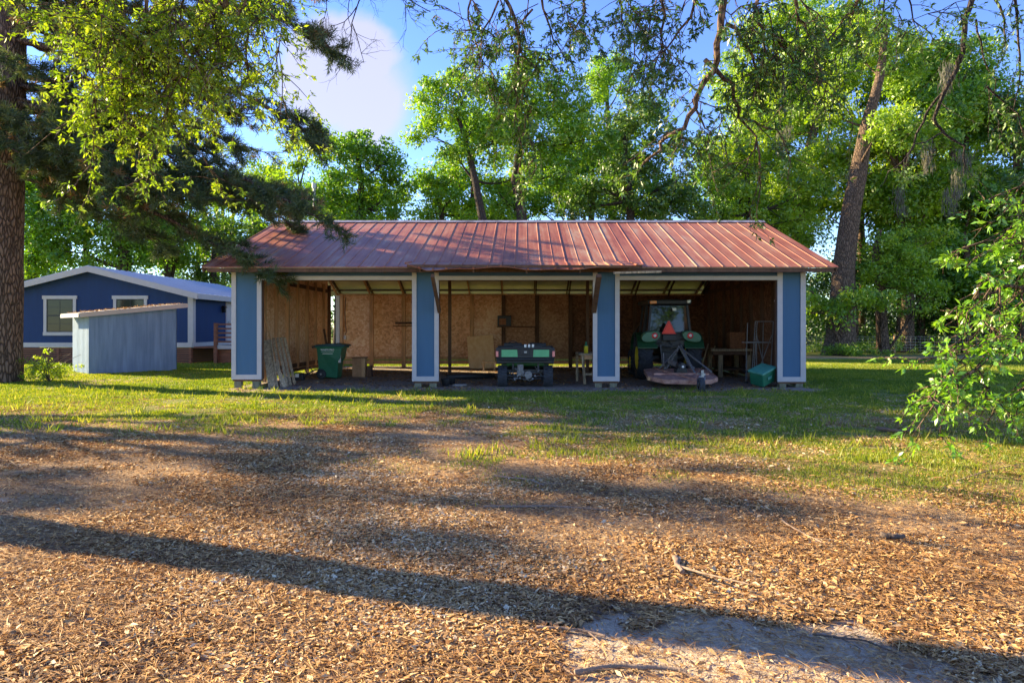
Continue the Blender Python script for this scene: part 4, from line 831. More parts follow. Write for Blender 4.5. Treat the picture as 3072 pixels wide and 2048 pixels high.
MB().prism([rp(e0, f0, -.11), rp(Ls + e1, f0, -.11), rp(Ls + e1, f0, .03), rp(e0, f0, .03)], -v * .03).build('fascia', M['white_trim'], sd)
MB().prism([rp(e0, f0, -.10), rp(e0, Lv + f1, -.10), rp(e0, Lv + f1, .03), rp(e0, f0, .03)], -u * .03).build('fascia', M['white_trim'], sd)
MB().prism([rp(Ls + e1, f0, -.10), rp(Ls + e1, Lv + f1, -.10), rp(Ls + e1, Lv + f1, .03), rp(Ls + e1, f0, .03)], u * .03).build('fascia', M['white_trim'], sd)
n_ = 420; a = rng.random(n_) * (Ls + .5) - .25; bb = (rng.random(n_) ** 1.3) * (Lv + .1) - .08; uu = np.array(u); vvv = np.array(v); cc = np.array(c0)
ctr = cc + a[:, None] * uu + bb[:, None] * vvv; ctr[:, 2] = z00 + sl_ * a + .05 + rng.random(n_) * .045
npmesh('roof_litter', leaf_quads(ctr, rng.normal(0, 1, (n_, 3)) * [1, 1, .35], rng.normal(0, .5, (n_, 3)) + [0, 0, 1], rng.uniform(.05, .14, n_), rng.uniform(.015, .04, n_)), 4, M['litter'], attr=rng.random(n_), label='dead leaves and pine straw lying on the small shed roof', cat='leaf litter', kind='stuff')

# ------------------------------------------------------------------ the blue house
HY = 30.0; hx0, hx1, ax = -23.3, -14.5, -18.9
hs = empty('blue_house', (ax, HY, 0), 'deep blue gabled house with white trim and a white metal roof', 'house')
wz0, wz1, wap = .72, 2.98, 4.08
MB().prism([(hx0, HY, wz0), (hx1, HY, wz0), (hx1, HY, wz1), (ax, HY, wap), (hx0, HY, wz1)], (0, .12, 0)).build('gable_wall', M['blue_house'], hs)
MB().box(hx1 - .12, hx1, HY + .12, HY + 12, wz0, wz1).build('side_wall', M['blue_house_side'], hs)
MB().box(hx0, hx0 + .12, HY + .12, HY + 12, wz0, wz1).build('side_wall', M['blue_house_side'], hs)
MB().prism([(hx0, HY + 12, wz0), (hx1, HY + 12, wz0), (hx1, HY + 12, wz1), (ax, HY + 12, wap), (hx0, HY + 12, wz1)], (0, .12, 0)).build('gable_wall', M['blue_house'], hs)
MB().box(hx0 + .01, hx1 - .01, HY - .03, HY - .002, wz0, wz0 + .2).build('skirt_board', M['white_trim'], hs)
MB().box(hx1 + .002, hx1 + .03, HY - .02, HY + 12, wz0, wz0 + .2).build('skirt_board', M['white_trim'], hs)
MB().box(hx1 - .20, hx1 + .03, HY - .035, HY - .004, wz0 + .2, wz1 - .02).build('corner_board', M['white_trim'], hs)
MB().box(hx1 + .004, hx1 + .034, HY - .0, HY + .2, wz0 + .202, wz1 - .02).build('corner_board', M['white_trim'], hs)
for s, ex in ((-1, hx0), (1, hx1)):
    e = .38; sl2 = (wap - wz1) / abs(ax - ex); zo = wz1 - sl2 * e
    r = MB().prism([(ex + s * e, HY - .35, zo + .1), (ax, HY - .35, wap + .1), (ax, HY - .35, wap + .18), (ex + s * e, HY - .35, zo + .18)], (0, 12.7, 0))
    for k in range(26):
        yy = HY - .3 + k * .5; r.beam((ex + s * e, yy, zo + .19), (ax, yy, wap + .19), .04, .03)
    r.build('roof', M['white_metal'], hs)
    MB().prism([(ex + s * e, HY - .375, zo - .08), (ax, HY - .375, wap - .08), (ax, HY - .375, wap + .17), (ex + s * e, HY - .375, zo + .17)], (0, .022, 0)).build('fascia', M['white_trim'], hs)
    MB().box(min(ex + s * e, ex + s * (e + .03)), max(ex + s * e, ex + s * (e + .03)), HY - .35, HY + 12.3, zo - .06, zo + .17).build('fascia', M['white_trim'], hs)
    MB().prism([(ex + s * e, HY - .35, zo + .07), (ax, HY - .35, wap + .07), (ax, HY - .35, wap + .09), (ex + s * e, HY - .35, zo + .09)], (0, .34, 0)).build('soffit', M['white_trim'], hs)
def window(x0, x1, z0, z1):
    y = HY
    f = MB().box(x0, x0 + .13, y - .04, y - .004, z0, z1).box(x1 - .13, x1, y - .04, y - .004, z0, z1).box(x0 - .05, x1 + .05, y - .055, y - .002, z1, z1 + .15).box(x0 - .02, x1 + .02, y - .05, y - .003, z0 - .15, z0).build('window', M['white_trim'], hs)
    MB().box(x0 + .13, x1 - .13, y - .015, y - .006, z0, z1).build('pane', M['glass'], f)
    mb = MB(); zm = (z0 + z1) / 2; d_ = M['black']
    mb.box(x0 + .13, x1 - .13, y - .03, y - .017, zm - .025, zm + .025)
    for zz in (z0 + .02, z1 - .02): mb.box(x0 + .13, x1 - .13, y - .028, y - .017, zz - .02, zz + .02)
    for xx in (x0 + .145, x1 - .145): mb.box(xx - .015, xx + .015, y - .027, y - .017, z0, z1)
    mb.build('sash', M['dark_steel'], f)
    mb = MB(); mb.box((x0 + x1) / 2 - .008, (x0 + x1) / 2 + .008, y - .022, y - .016, z0, z1)
    for q_ in (.25, .75): mb.box(x0 + .15, x1 - .15, y - .021, y - .016, z0 + (z1 - z0) * q_ - .007, z0 + (z1 - z0) * q_ + .007)
    mb.build('muntin', M['dark_steel'], f)
for pxa, pxb in ((132, 229), (341, 442)):
    window((pxa - CX) * HY / F_PX, (pxb - CX) * HY / F_PX, 1.38, 2.83)
window(-22.9, -21.9, 1.38, 2.83) if False else None
# slatted skirting
mb = MB()
for k in range(7): z_ = .03 + k * .098; mb.box(hx0, hx1, HY - .02, HY, z_, z_ + .062); mb.box(hx1 - .02, hx1, HY, HY + 11, z_, z_ + .062)
mb.build('slat_skirting', M['deck_wood'], hs)
MB().box(hx0 + .1, hx1 - .1, HY + .05, HY + .07, -.05, .7).build('backing', M['black'], hs); MB().box(hx1 - .12, hx1 - .1, HY + .07, HY + 11, -.05, .7).build('backing', M['black'], hs)
for xx in (-22.2, -20.4, -18.6, -16.6, -14.6): MB().box(xx - .05, xx + .05, HY - .045, HY - .022, -.02, .70).build('skirting_post', M['deck_wood'], hs)
# side door and lantern on the wall that faces right
dr = MB().box(hx1 + .004, hx1 + .05, 33.3, 34.7, .93, 2.95).build('door', M['white_trim'], hs)
MB().cyl((hx1 + .05, 33.5, 1.85), (hx1 + .11, 33.5, 1.85), .035).build('handle', M['steel'], dr)
ln_ = MB().box(hx1 + .04, hx1 + .2, 32.8, 32.95, 2.30, 2.52).build('wall_lantern', M['lamp_black'], hs, bevel=.02)
MB().prism([(hx1 + .02, 32.76, 2.53), (hx1 + .24, 32.76, 2.53), (hx1 + .12, 32.76, 2.64)], (0, .24, 0)).build('lantern_cap', M['lamp_black'], ln_)
# porch
po = empty('side_porch', (-13.3, 31.5, 0), 'red brown wooden porch with horizontal railing at the side of the blue house', 'porch')
MB().box(hx1 + .06, -11.6, 29.95, 35, .68, .74).build('decking', M['deck_wood'], po); MB().box(-13.5, -11.6, 29.9, 29.94, .64, .80).build('white_rim', M['white_trim'], po)
MB().box(hx1 + .9, -11.6, 30.02, 30.06, .0, .62).build('skirt_slats', M['deck_wood'], po)
for xx in (-13.45, -11.75): MB().box(xx - .07, xx + .07, 29.86, 30.0, -.02, 1.78).build('newel_post', M['deck_wood'], po)
for k in range(5): z_ = 1.72 - .19 * k; MB().box(-13.38, -11.8, 29.91, 29.95, z_ - .035, z_ + .035).build('rail', M['deck_wood'], po)
# metal pole behind
mb = MB().cyl(P(943, 1020, 40), P(943, 560, 40), .08); o = empty('flue_pole', P(943, 1060, 40)); o.location.z = 0; tag(o, 'straight grey metal pole rising behind the left end of the garage', 'pole'); mb.v = [(a, b_, c if c > 3 else 0) for a, b_, c in mb.v]; mb.build('shaft', M['steel'], o); p_ = P(943, 555, 40)
MB().cyl(p_ - Vector((0, 0, .2)), p_ + Vector((0, 0, .1)), .13).build('cap', M['steel'], o)

# wire fence
fn = empty('wire_fence', (16, 43.5, 0), 'field wire fence with slim wooden posts along the edge of the woods', 'fence')
for xx in np.arange(12, 52, 3.9):
    MB().tube([(xx, 43.5, -.05), (xx + random.uniform(-.05, .05), 43.5, 1.15)], .055, 8).build('post', M['stud'], fn)
mb = MB()
for z_ in (.15, .32, .5, .68, .86, 1.02): mb.beam((10, 43.45, z_), (52, 43.45, z_), .014, .014)
for xx in np.arange(10, 52, .3): mb.beam((xx, 43.45, .1), (xx, 43.45, 1.02), .01, .01)
mb.build('wire_mesh', M['wire'], fn)

# fallen sticks
def stick(pts, r, mt, label, forks=0, name='fallen_branch'):
    r *= .62
    w = [Vector(G(px, py)) for px, py in pts]; n = len(w); fine = []
    for i in range(n - 1):
        for k in range(4): fine.append(w[i].lerp(w[i + 1], k / 4) + Vector((random.uniform(-1, 1), random.uniform(-1, 1), 0)) * r * .6)
    fine.append(w[-1])
    for p in fine: p.z = float(gz(np.array([p.x]), np.array([p.y]))[0]) + r * .9 + .01
    m_ = len(fine); mb = MB().tube(fine, [r * (1 - .45 * i / m_) for i in range(m_)], 8, rough=.25)
    for f in range(forks):
        i = random.randrange(2, m_ - 1); dr_ = (fine[i] - fine[i - 1]).normalized(); q = Vector((-dr_.y, dr_.x, .2)) * random.choice((-1, 1)); L_ = r * random.uniform(9, 18)
        mb.tube([fine[i], fine[i] + (dr_ + q * .7) * L_ * .5, fine[i] + (dr_ * 1.3 + q) * L_], [r * .5, r * .35, r * .2], 5)
    o = mb.build(name, mt, None, label=label, cat='fallen branch', group='fallen branches on the yard'); return o
bl = [
 ([(1480, 1428), (1590, 1440), (1632, 1456)], .022, 0, 'curved pale branch at the edge of the shaded grass near the centre', 2),
 ([(1450, 1528), (1640, 1523), (1830, 1536)], .02, 0, 'long straight stick on the lit leaves below the shaded grass', 3),
 ([(2345, 1566), (2400, 1596), (2425, 1612), (2480, 1638)], .017, 0, 'crooked pale forked stick in the right middle of the yard', 2),
 ([(2632, 1294), (2690, 1302), (2745, 1304)], .055, 1, 'short thick reddish log left of the leafy sapling', 0),
 ([(1610, 1899), (1690, 1903), (1750, 1912), (1815, 1930)], .017, 0, 'pale broken branch on the lower edge of the long shadow', 1),
 ([(1725, 2040), (1850, 2028), (1990, 2034), (2060, 2046)], .024, 0, 'thick mossy branch at the bottom edge of the yard', 1),
 ([(1662, 1998), (1695, 2024), (1722, 2047)], .012, 0, 'short pale stick left of the thick mossy branch', 0),
 ([(1990, 1842), (2040, 1830), (2120, 1848), (2300, 1856), (2440, 1862)], .015, 1, 'long dark stick inside the long tree shadow', 3),
 ([(1200, 1972), (1320, 2010), (1450, 2044)], .007, 0, 'thin pale twig in the lower centre of the yard', 0),
 ([(2680, 1918), (2760, 1935), (2830, 1952)], .010, 1, 'thin grey stick at the lower right in the shadow', 1),
 ([(2026, 1690), (2036, 1715), (2046, 1738)], .035, 0, 'stubby weathered wood chunk standing out of the leaves', 1),
 ([(2262, 1700), (2295, 1722), (2332, 1746)], .009, 0, 'small straight twig right of the stubby wood chunk', 0),
 ([(2480, 1720), (2500, 1735), (2522, 1750)], .008, 0, 'tiny pale stick on the orange leaves at right', 0),
 ([(2648, 1614), (2680, 1620), (2712, 1618)], .04, 1, 'dark rotten wood piece on the leaves at far right', 0),
 ([(2860, 1710), (3000, 1738), (3072, 1745)], .012, 0, 'thin branch reaching the right edge of the yard', 2),
 ([(330, 1950), (400, 1926), (440, 1918)], .012, 1, 'dark stick on the lit leaves at lower left', 0),
 ([(425, 1608), (470, 1592), (495, 1580)], .010, 1, 'small dark stick above the shadow at left', 1),
 ([(2870, 1450), (2960, 1420), (3072, 1395)], .012, 0, 'dry bare branch under the leafy sapling at right', 4),
 ([(2440, 1915), (2600, 1930), (2700, 1975)], .010, 1, 'bent dark twig in the shadow at lower right', 2),
 ([(2310, 1660), (2200, 1600)], .007, 0, 'straight thin stick slanting in the right middle yard', 0),
]
for pts, r, dk_, lab, f in bl: stick(pts, r, M['branch_dark'] if dk_ else M['branch'], lab, f)
p_ = G(360, 1362); MB().prism([(p_.x - .42, p_.y - .08, -.02), (p_.x + .30, p_.y - .05, -.02), (p_.x + .28, p_.y + .2, -.02), (p_.x - .25, p_.y + .2, -.02)], (0, 0, .055)).build('flat_slab', M['old_wood'], None, bevel=.02, label='flat weathered slab half sunk in the dead leaves at left', cat='slab')

# ------------------------------------------------------------------ trees
def bez(a, b_, c_, n=6): return [a.lerp(b_, t).lerp(b_.lerp(c_, t), t) for t in [i / n for i in range(n + 1)]]
def crown(name, parent, centers, per, spread, size, mtl, tbase, tvar, flat=.75, asp=.45, lean=(0, 0, 0), **kw):
    """centers (N,3) leaf clumps -> one mesh of single leaves"""
    C = np.asarray(centers); n = len(C) * per; ci = np.repeat(np.arange(len(C)), per)
    off = rng.normal(0, 1, (n, 3)); off = off / (np.linalg.norm(off, axis=1, keepdims=True) + 1e-6) * (rng.random((n, 1)) ** .5)
    sp = spread * rng.uniform(.6, 1.35, len(C))[ci][:, None]
    pos = C[ci] + off * sp * np.array([1, 1, flat])
    nn = unit(off * .5 + rng.normal(0, .5, (n, 3)) + np.array([-.42, -.12, .5]))
    d = unit(rng.normal(0, 1, (n, 3)) + off * .6 - np.array([0, 0, .25]))
    L = size * rng.uniform(.65, 1.3, n)
    tint = np.clip(tbase + (rng.random(len(C))[ci] - .5) * tvar + rng.normal(0, .12, n), 0, 1)
    return npmesh(name, leaf_quads(pos, d, nn, L, L * asp), 4, mtl, parent, attr=tint, **kw)
def lobe_points(lobes, dens=1.0):
    out = []; own = []
    for i, (c_, r_) in enumerate(lobes):
        k = max(3, int(dens * (r_[0] * r_[1] * r_[2]) ** (2 / 3) * 2.6))
        v_ = rng.normal(0, 1, (k, 3)); v_ = unit(v_) * (.35 + .65 * rng.random((k, 1)) ** .5)
        out.append(np.array(c_) + v_ * np.array(r_)); own += [i] * k
    return np.concatenate(out), np.array(own)
def wood(trunk, tr_, lobes, pts, own, twigs=10, limb_r=.5):
    """limbs from the trunk polyline to each lobe, twigs to clumps; returns MB"""
    mb = MB(); top = max(p.z for p in trunk)
    for i, (c_, r_) in enumerate(lobes):
        c_ = Vector(c_); best = min(range(len(trunk)), key=lambda k: (trunk[k] - c_).length + (6 if trunk[k].z > c_.z else 0) + (4 if k == 0 else 0))
        a = trunk[best]; r0 = tr_[best] * limb_r; mid = a.lerp(c_, .5) + Vector((random.uniform(-.4, .4), random.uniform(-.4, .4), -.12 * (a - c_).length))
        path = bez(a, mid, c_, 7); mb.tube(path, [max(.02, r0 * (1 - .8 * j / 7)) for j in range(8)], 7, cap=False, rough=.08)
        idx_ = [j for j in range(len(pts)) if own[j] == i]; random.shuffle(idx_)
        for j in idx_[:twigs]:
            q = Vector(pts[j]); s_ = path[random.randrange(3, 8)]; mb.tube(bez(s_, s_.lerp(q, .5) + Vector((0, 0, random.uniform(-.2, .5))), q, 4), [r0 * .22 + .01, r0 * .17 + .01, r0 * .12 + .008, .012, .006], 5, cap=False)
    return mb
def tree(name, label, cat, trunk, radii, lobes, mtl, bark, per=60, spread=.7, size=.2, tbase=.45, tvar=.5, dens=1.0, twigs=8, group=None, limb_r=.5, flat=.75, asp=.45):
    base = trunk[0].copy(); base.z = 0
    o = empty(name, base, label, cat, group)
    dens *= 2.1; per = int(per * 1.15); size *= 1.1; tbase += .13
    pts, own = lobe_points(lobes, dens)
    keep = pts[:, 2] > .4; pts, own = pts[keep], own[keep]
    mb = wood(trunk, radii, lobes, pts, own, twigs, limb_r)
    # smooth trunk
    fine = []; fr = []
    for i in range(len(trunk) - 1):
        for k in range(5): fine.append(trunk[i].lerp(trunk[i + 1], k / 5) + Vector((random.uniform(-1, 1), random.uniform(-1, 1), 0)) * radii[i] * .04); fr.append(radii[i] + (radii[i + 1] - radii[i]) * k / 5)
    fine.append(trunk[-1]); fr.append(radii[-1]); fr[0] *= 1.18; fr[1] *= 1.06
    MB().tube(fine, fr, 20, rough=.05).build('trunk', bark, o, fix=False)
    mb.build('limbs', bark, o, fix=False)
    crown('crown', o, pts, per, spread, size, mtl, tbase, tvar, flat, asp)
    return o
def blob(px, py, Y, rpx, rpy, ry=None):
    c_ = P(px, py, Y); rx = rpx * Y / F_PX; return (tuple(c_), (rx, ry or rx, rpy * Y / F_PX))
def gbase(px, Y): return Vector(((px - CX) * Y / F_PX, Y, -.1))

# centre: big oaks behind the garage
Y = 38
tree('oak_tree', 'broad bright green oak with leaning trunk behind the middle of the garage', 'tree',
     [gbase(1470, Y), P(1450, 670, Y), P(1425, 540, Y), P(1405, 450, Y), P(1370, 340, Y)], [.28, .24, .19, .15, .08],
     [blob(1300, 300, Y, 70, 60), blob(1390, 260, Y, 80, 55), blob(1480, 300, Y, 80, 70), blob(1285, 400, Y, 60, 45), blob(1400, 380, Y, 90, 60), blob(1490, 430, Y, 80, 60), blob(1370, 460, Y, 55, 35), blob(1530, 540, Y + 2, 60, 50)],
     M['leaf_green'], M['bark_dark'], per=120, spread=.72, size=.21, tbase=.55, tvar=.45, dens=1.5)
tree('oak_tree', 'tall forked oak behind the centre of the red roof', 'tree',
     [gbase(1570, Y + 1), P(1565, 640, Y + 1), P(1545, 540, Y + 1), P(1560, 430, Y + 1), P(1600, 300, Y + 1)], [.35, .30, .24, .18, .10],
     [blob(1600, 230, Y + 1, 95, 55), blob(1560, 340, Y + 1, 90, 70), blob(1690, 300, Y + 1, 110, 70), blob(1640, 420, Y + 1, 100, 70), blob(1750, 420, Y + 1, 100, 70), blob(1650, 530, Y + 1, 90, 60), blob(1790, 250, Y + 2, 60, 40), blob(1500, 600, Y + 2, 60, 50)],
     M['leaf_green'], M['bark_dark'], per=110, spread=.8, size=.22, tbase=.45, tvar=.5, dens=1.5)
tree('oak_tree', 'darker spreading tree behind the right part of the red roof', 'tree',
     [gbase(1900, Y + 4), P(1890, 600, Y + 4), P(1870, 480, Y + 4), P(1880, 380, Y + 4)], [.3, .25, .2, .12],
     [blob(1830, 390, Y + 4, 80, 60), blob(1930, 350, Y + 4, 90, 70), blob(1880, 480, Y + 4, 100, 60), blob(1990, 450, Y + 4, 75, 70), blob(2020, 540, Y + 4, 60, 50), blob(1800, 560, Y + 4, 90, 60), blob(1940, 600, Y + 4, 110, 50), blob(1720, 610, Y + 4, 80, 45), blob(2040, 620, Y + 4, 80, 50)],
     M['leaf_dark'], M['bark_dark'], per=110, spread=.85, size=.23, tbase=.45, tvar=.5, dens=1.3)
tree('pine_tree', 'slim tree with a small rounded top standing above the other treetops', 'tree',
     [gbase(1850, 50), P(1835, 500, 50), P(1822, 330, 50), P(1818, 200, 50)], [.35, .25, .15, .08],
     [blob(1840, 185, 50, 55, 28), blob(1800, 225, 50, 45, 28), blob(1865, 250, 50, 45, 25), blob(1815, 290, 50, 35, 22)],
     M['leaf_green'], M['bark_oak'], per=120, spread=.75, size=.22, tbase=.5, tvar=.4, dens=1.5)
# left middle group
Y = 44
tree('oak_tree', 'rounded green tree behind the left end of the red roof', 'tree',
     [gbase(1080, Y), P(1078, 640, Y), P(1085, 540, Y), P(1070, 450, Y)], [.3, .25, .18, .1],
     [blob(1010, 460, Y, 75, 60), blob(1095, 440, Y, 70, 45), blob(1160, 490, Y, 60, 50), blob(1060, 540, Y, 90, 60), blob(1175, 570, Y, 55, 50), blob(980, 590, Y, 80, 60), blob(1120, 630, Y, 90, 40)],
     M['leaf_green'], M['bark_dark'], per=110, spread=.85, size=.24, tbase=.38, tvar=.5, dens=1.4)
tree('oak_tree', 'low pale green tree just left of the leaning oak', 'tree',
     [gbase(1330, Y), P(1325, 640, Y), P(1310, 580, Y)], [.2, .16, .08],
     [blob(1290, 570, Y, 55, 40), blob(1350, 600, Y, 60, 45), blob(1280, 640, Y, 60, 30), blob(1420, 640, Y, 60, 35), blob(1360, 530, Y, 40, 30)],
     M['leaf_green'], M['bark_dark'], per=110, spread=.75, size=.23, tbase=.6, tvar=.4, dens=1.4)
tree('oak_tree', 'yellow green tree seen through the pine boughs beside the grey pole', 'tree',
     [gbase(880, 36), P(885, 640, 36), P(900, 560, 36)], [.25, .2, .1],
     [blob(900, 470, 36, 60, 55), blob(860, 560, 36, 75, 55), blob(820, 630, 36, 60, 40), blob(930, 620, 36, 60, 50), blob(950, 400, 36, 45, 35)],
     M['leaf_bright'], M['bark_dark'], per=100, spread=.7, size=.2, tbase=.35, tvar=.5, dens=1.4)
# behind the house
Y = 45
tree('oak_tree', 'large dense green tree directly behind the blue house gable', 'tree',
     [gbase(370, Y), P(372, 800, Y), P(380, 700, Y), P(360, 600, Y)], [.5, .45, .35, .2],
     [blob(230, 560, Y, 110, 70), blob(350, 520, Y, 110, 70), blob(470, 600, Y, 100, 75), blob(300, 660, Y, 120, 70), blob(430, 700, Y, 110, 50), blob(180, 680, Y, 100, 70), blob(540, 700, Y, 60, 40), blob(250, 760, Y, 120, 50), blob(400, 790, Y, 60, 35)],
     M['leaf_green'], M['bark_dark'], per=110, spread=.95, size=.25, tbase=.34, tvar=.45, dens=1.3)
tree('oak_tree', 'leafy tree rising behind the left eave of the blue house', 'tree',
     [gbase(90, Y + 1), P(95, 750, Y + 1), P(120, 600, Y + 1)], [.45, .35, .2],
     [blob(120, 600, Y + 1, 90, 80), blob(90, 720, Y + 1, 90, 70), blob(60, 820, Y + 1, 90, 60), blob(180, 500, Y + 1, 70, 60), blob(40, 560, Y + 1, 80, 80)],
     M['leaf_green'], M['bark_dark'], per=110, spread=.95, size=.25, tbase=.42, tvar=.5, dens=1.3)
tree('oak_tree', 'small tree between the blue house roof and the garage', 'tree',
     [gbase(640, 52), P(640, 780, 52), P(650, 700, 52)], [.3, .2, .1],
     [blob(560, 830, 52, 60, 35), blob(640, 850, 52, 60, 40), blob(700, 740, 52, 60, 50), blob(620, 680, 52, 70, 40), blob(500, 780, 52, 50, 30), blob(760, 690, 52, 60, 50)],
     M['leaf_dark'], M['bark_dark'], per=80, spread=.9, size=.25, tbase=.5, tvar=.5, dens=1.0)
for k, (px, h) in enumerate(((592, 640), (612, 600), (650, 620), (668, 560))):
    tree('pine_tree', ['slender pine trunk nearest the blue house roof', 'second slender pine trunk right of the blue house', 'third slender pine trunk left of the garage eave', 'slender pine trunk closest to the garage eave'][k], 'tree',
         [gbase(px, 60 + k), P(px + 3, 800, 60 + k), P(px, h, 60 + k)], [.22, .18, .12], [blob(px, h - 10, 60 + k, 40, 30), blob(px + 12, h + 50, 60 + k, 35, 20)], M['leaf_dark'], M['bark_dark'], per=60, spread=.9, size=.25, dens=.8, group='slender pines between the house and garage')
# right woods
Y = 41
tree('big_oak', 'massive brown oak trunk leaning right beside the garage eave', 'tree',
     [Vector(((2520 - CX) * 39.5 / F_PX, 39.5, -.1)), P(2528, 930, 39.5), P(2530, 800, 39.5), P(2548, 660, 39.5), P(2578, 500, 39.5), P(2600, 380, 39.5), P(2640, 230, 39.5), P(2660, 60, 39.5)], [.90, .70, .60, .54, .46, .34, .24, .14],
     [blob(2480, 330, Y, 80, 60), blob(2680, 200, Y, 110, 80), blob(2560, 130, Y, 110, 70), blob(2740, 380, Y, 90, 70), blob(2480, 940, 38.5, 70, 42), blob(2560, 900, 38.5, 75, 45), blob(2640, 390, 38, 50, 35), blob(2440, 880, 38.5, 40, 30)],
     M['leaf_bright'], M['bark_oak'], per=110, spread=.8, size=.22, tbase=.4, tvar=.5, dens=1.2, limb_r=.25)
tree('tall_oak', 'paler tall trunk with a stubby side limb left of the massive oak', 'tree',
     [gbase(2385, 47), P(2395, 640, 47), P(2405, 520, 47), P(2440, 400, 47), P(2455, 280, 47), P(2470, 100, 47)], [.45, .40, .34, .28, .22, .14],
     [blob(2350, 260, 48, 90, 80), blob(2440, 120, 48, 110, 90), blob(2300, 380, 48, 90, 60), blob(2540, 240, 48, 60, 60), blob(2300, 100, 50, 110, 80)],
     M['leaf_bright'], M['bark_oak'], per=100, spread=.95, size=.26, tbase=.42, tvar=.5, dens=1.2)
tree('oak_tree', 'bright low tree rising directly behind the right end of the red roof', 'tree',
     [gbase(2250, 43), P(2250, 640, 43), P(2240, 520, 43)], [.3, .25, .12],
     [blob(2180, 480, 43, 60, 55), blob(2260, 440, 43, 75, 60), blob(2330, 500, 43, 80, 60), blob(2200, 590, 43, 90, 60), blob(2320, 620, 43, 90, 60), blob(2130, 640, 43, 60, 40), blob(2400, 700, 43, 80, 60), blob(2440, 560, 43, 60, 60)],
     M['leaf_bright'], M['bark_dark'], per=120, spread=.8, size=.22, tbase=.42, tvar=.5, dens=1.4)
def mass(px0, px1, py0, py1, Y, k, r0=60, r1=110):
    return [blob(random.uniform(px0, px1), random.uniform(py0, py1), Y + random.uniform(-2, 3), random.uniform(r0, r1), random.uniform(r0 * .55, r1 * .6)) for _ in range(k)]
for (nm, lab, px, Yt, box, k, mt_, tb) in (
    ('oak_tree', 'full bright tree right of the massive oak trunk', 2720, 44, (2620, 2860, 330, 660), 13, 'leaf_bright', .40),
    ('oak_tree', 'tall tree filling the upper right corner of the woods', 2900, 48, (2760, 3040, 120, 420), 12, 'leaf_green', .42),
    ('oak_tree', 'mid height tree behind the fence at the right side', 2860, 46, (2740, 3060, 520, 800), 13, 'leaf_green', .48),
    ('oak_tree', 'tree at the extreme right of the woods behind the sapling', 3060, 45, (2980, 3200, 300, 720), 12, 'leaf_dark', .5),
    ('oak_tree', 'tree crown above the upper centre right of the woods', 2580, 54, (2380, 2760, 20, 260), 12, 'leaf_green', .5)):
    tree(nm, lab, 'tree', [gbase(px, Yt), P(px + 5, 760, Yt), P(px - 5, 560, Yt), P(px, 380, Yt)], [.4, .34, .26, .14], mass(*box[:2], *box[2:], Yt, k), M[mt_], M['bark_oak'], per=100, spread=1.0, size=.26, tbase=tb, tvar=.55, dens=1.0, group='trees of the woods on the right', twigs=5)
for k_, (lab, px, Yt, box, k, mt_, tb) in enumerate((
    ('bushy tree right behind the massive oak trunk', 2560, 46, (2420, 2720, 380, 640), 13, 'leaf_bright', .45),
    ('yellow green tree filling the gap above the drooping oak', 2760, 47, (2600, 2900, 480, 720), 13, 'leaf_bright', .5),
    ('green tree high behind the dark twisting limbs', 2800, 52, (2640, 2980, 200, 460), 14, 'leaf_bright', .4),
    ('deep green tree low at the right behind the sapling', 3000, 47, (2880, 3120, 620, 900), 12, 'leaf_green', .4),
    ('dark bush shaped tree behind the oak with the stubby limb', 2360, 50, (2200, 2500, 560, 800), 12, 'leaf_green', .4),
    ('tree top rising left of the massive oak', 2300, 54, (2180, 2440, 160, 420), 13, 'leaf_bright', .4),
    ('dark tree between the stubby limb oak and the centre trees', 2200, 53, (2120, 2260, 430, 640), 8, 'leaf_green', .35),
    ('small leafy tree just above the fence at right', 2900, 44.5, (2820, 3060, 760, 930), 9, 'leaf_green', .35),
    ('shrubby tree behind the fence and the drooping oak', 2700, 46, (2580, 2840, 640, 900), 13, 'leaf_green', .3))):
    tree('oak_tree', lab, 'tree', [gbase(px, Yt), P(px + 5, 860, Yt), P(px - 5, 700, Yt), P(px, (box[2] + box[3]) / 2 + 20, Yt)], [.28, .24, .18, .1], mass(*box[:2], *box[2:], Yt, k + 3, 58, 100), M[mt_], M['bark_oak'], per=95, spread=1.0, size=.26, tbase=tb, tvar=.55, dens=1.0, group='trees of the woods on the right', twigs=4)
for k_, (lab, px, Yt, box, k, mt_, tb) in enumerate((
    ('brushy low tree peeking over the red roof right of centre', 1900, 46, (1800, 2080, 580, 680), 9, 'leaf_green', .3),
    ('green tree behind the two leaning trunks', 1480, 50, (1300, 1640, 520, 680), 12, 'leaf_green', .4),
    ('broad tree in the second row behind the leaning oak', 1420, 48, (1290, 1560, 330, 560), 9, 'leaf_green', .4),
    ('broad tree in the second row right of the forked oak', 1780, 48, (1660, 1960, 330, 560), 11, 'leaf_green', .38),
    ('tree behind the tall forked oak', 1720, 50, (1560, 1860, 420, 640), 12, 'leaf_green', .3),
    ('low green tree over the left end of the roof ridge', 1010, 50, (900, 1180, 560, 680), 10, 'leaf_bright', .35),
    ('green tree seen under the pine boughs beyond the house', 700, 55, (600, 860, 480, 760), 12, 'leaf_bright', .35),
    ('bright tree under the pine boughs above the house gable', 260, 50, (150, 420, 440, 640), 12, 'leaf_bright', .4),
    ('deep green tree behind the right slope of the house roof', 500, 50, (400, 640, 620, 800), 9, 'leaf_green', .35))):
    tree('oak_tree', lab, 'tree', [gbase(px, Yt), P(px + 5, 860, Yt), P(px - 5, 700, Yt), P(px, (box[2] + box[3]) / 2 + 20, Yt)], [.28, .24, .18, .1], mass(*box[:2], *box[2:], Yt, k, 50, 85), M[mt_], M['bark_dark'], per=90, spread=1.0, size=.26, tbase=tb, tvar=.55, dens=.8, group='trees in the background woods', twigs=4)
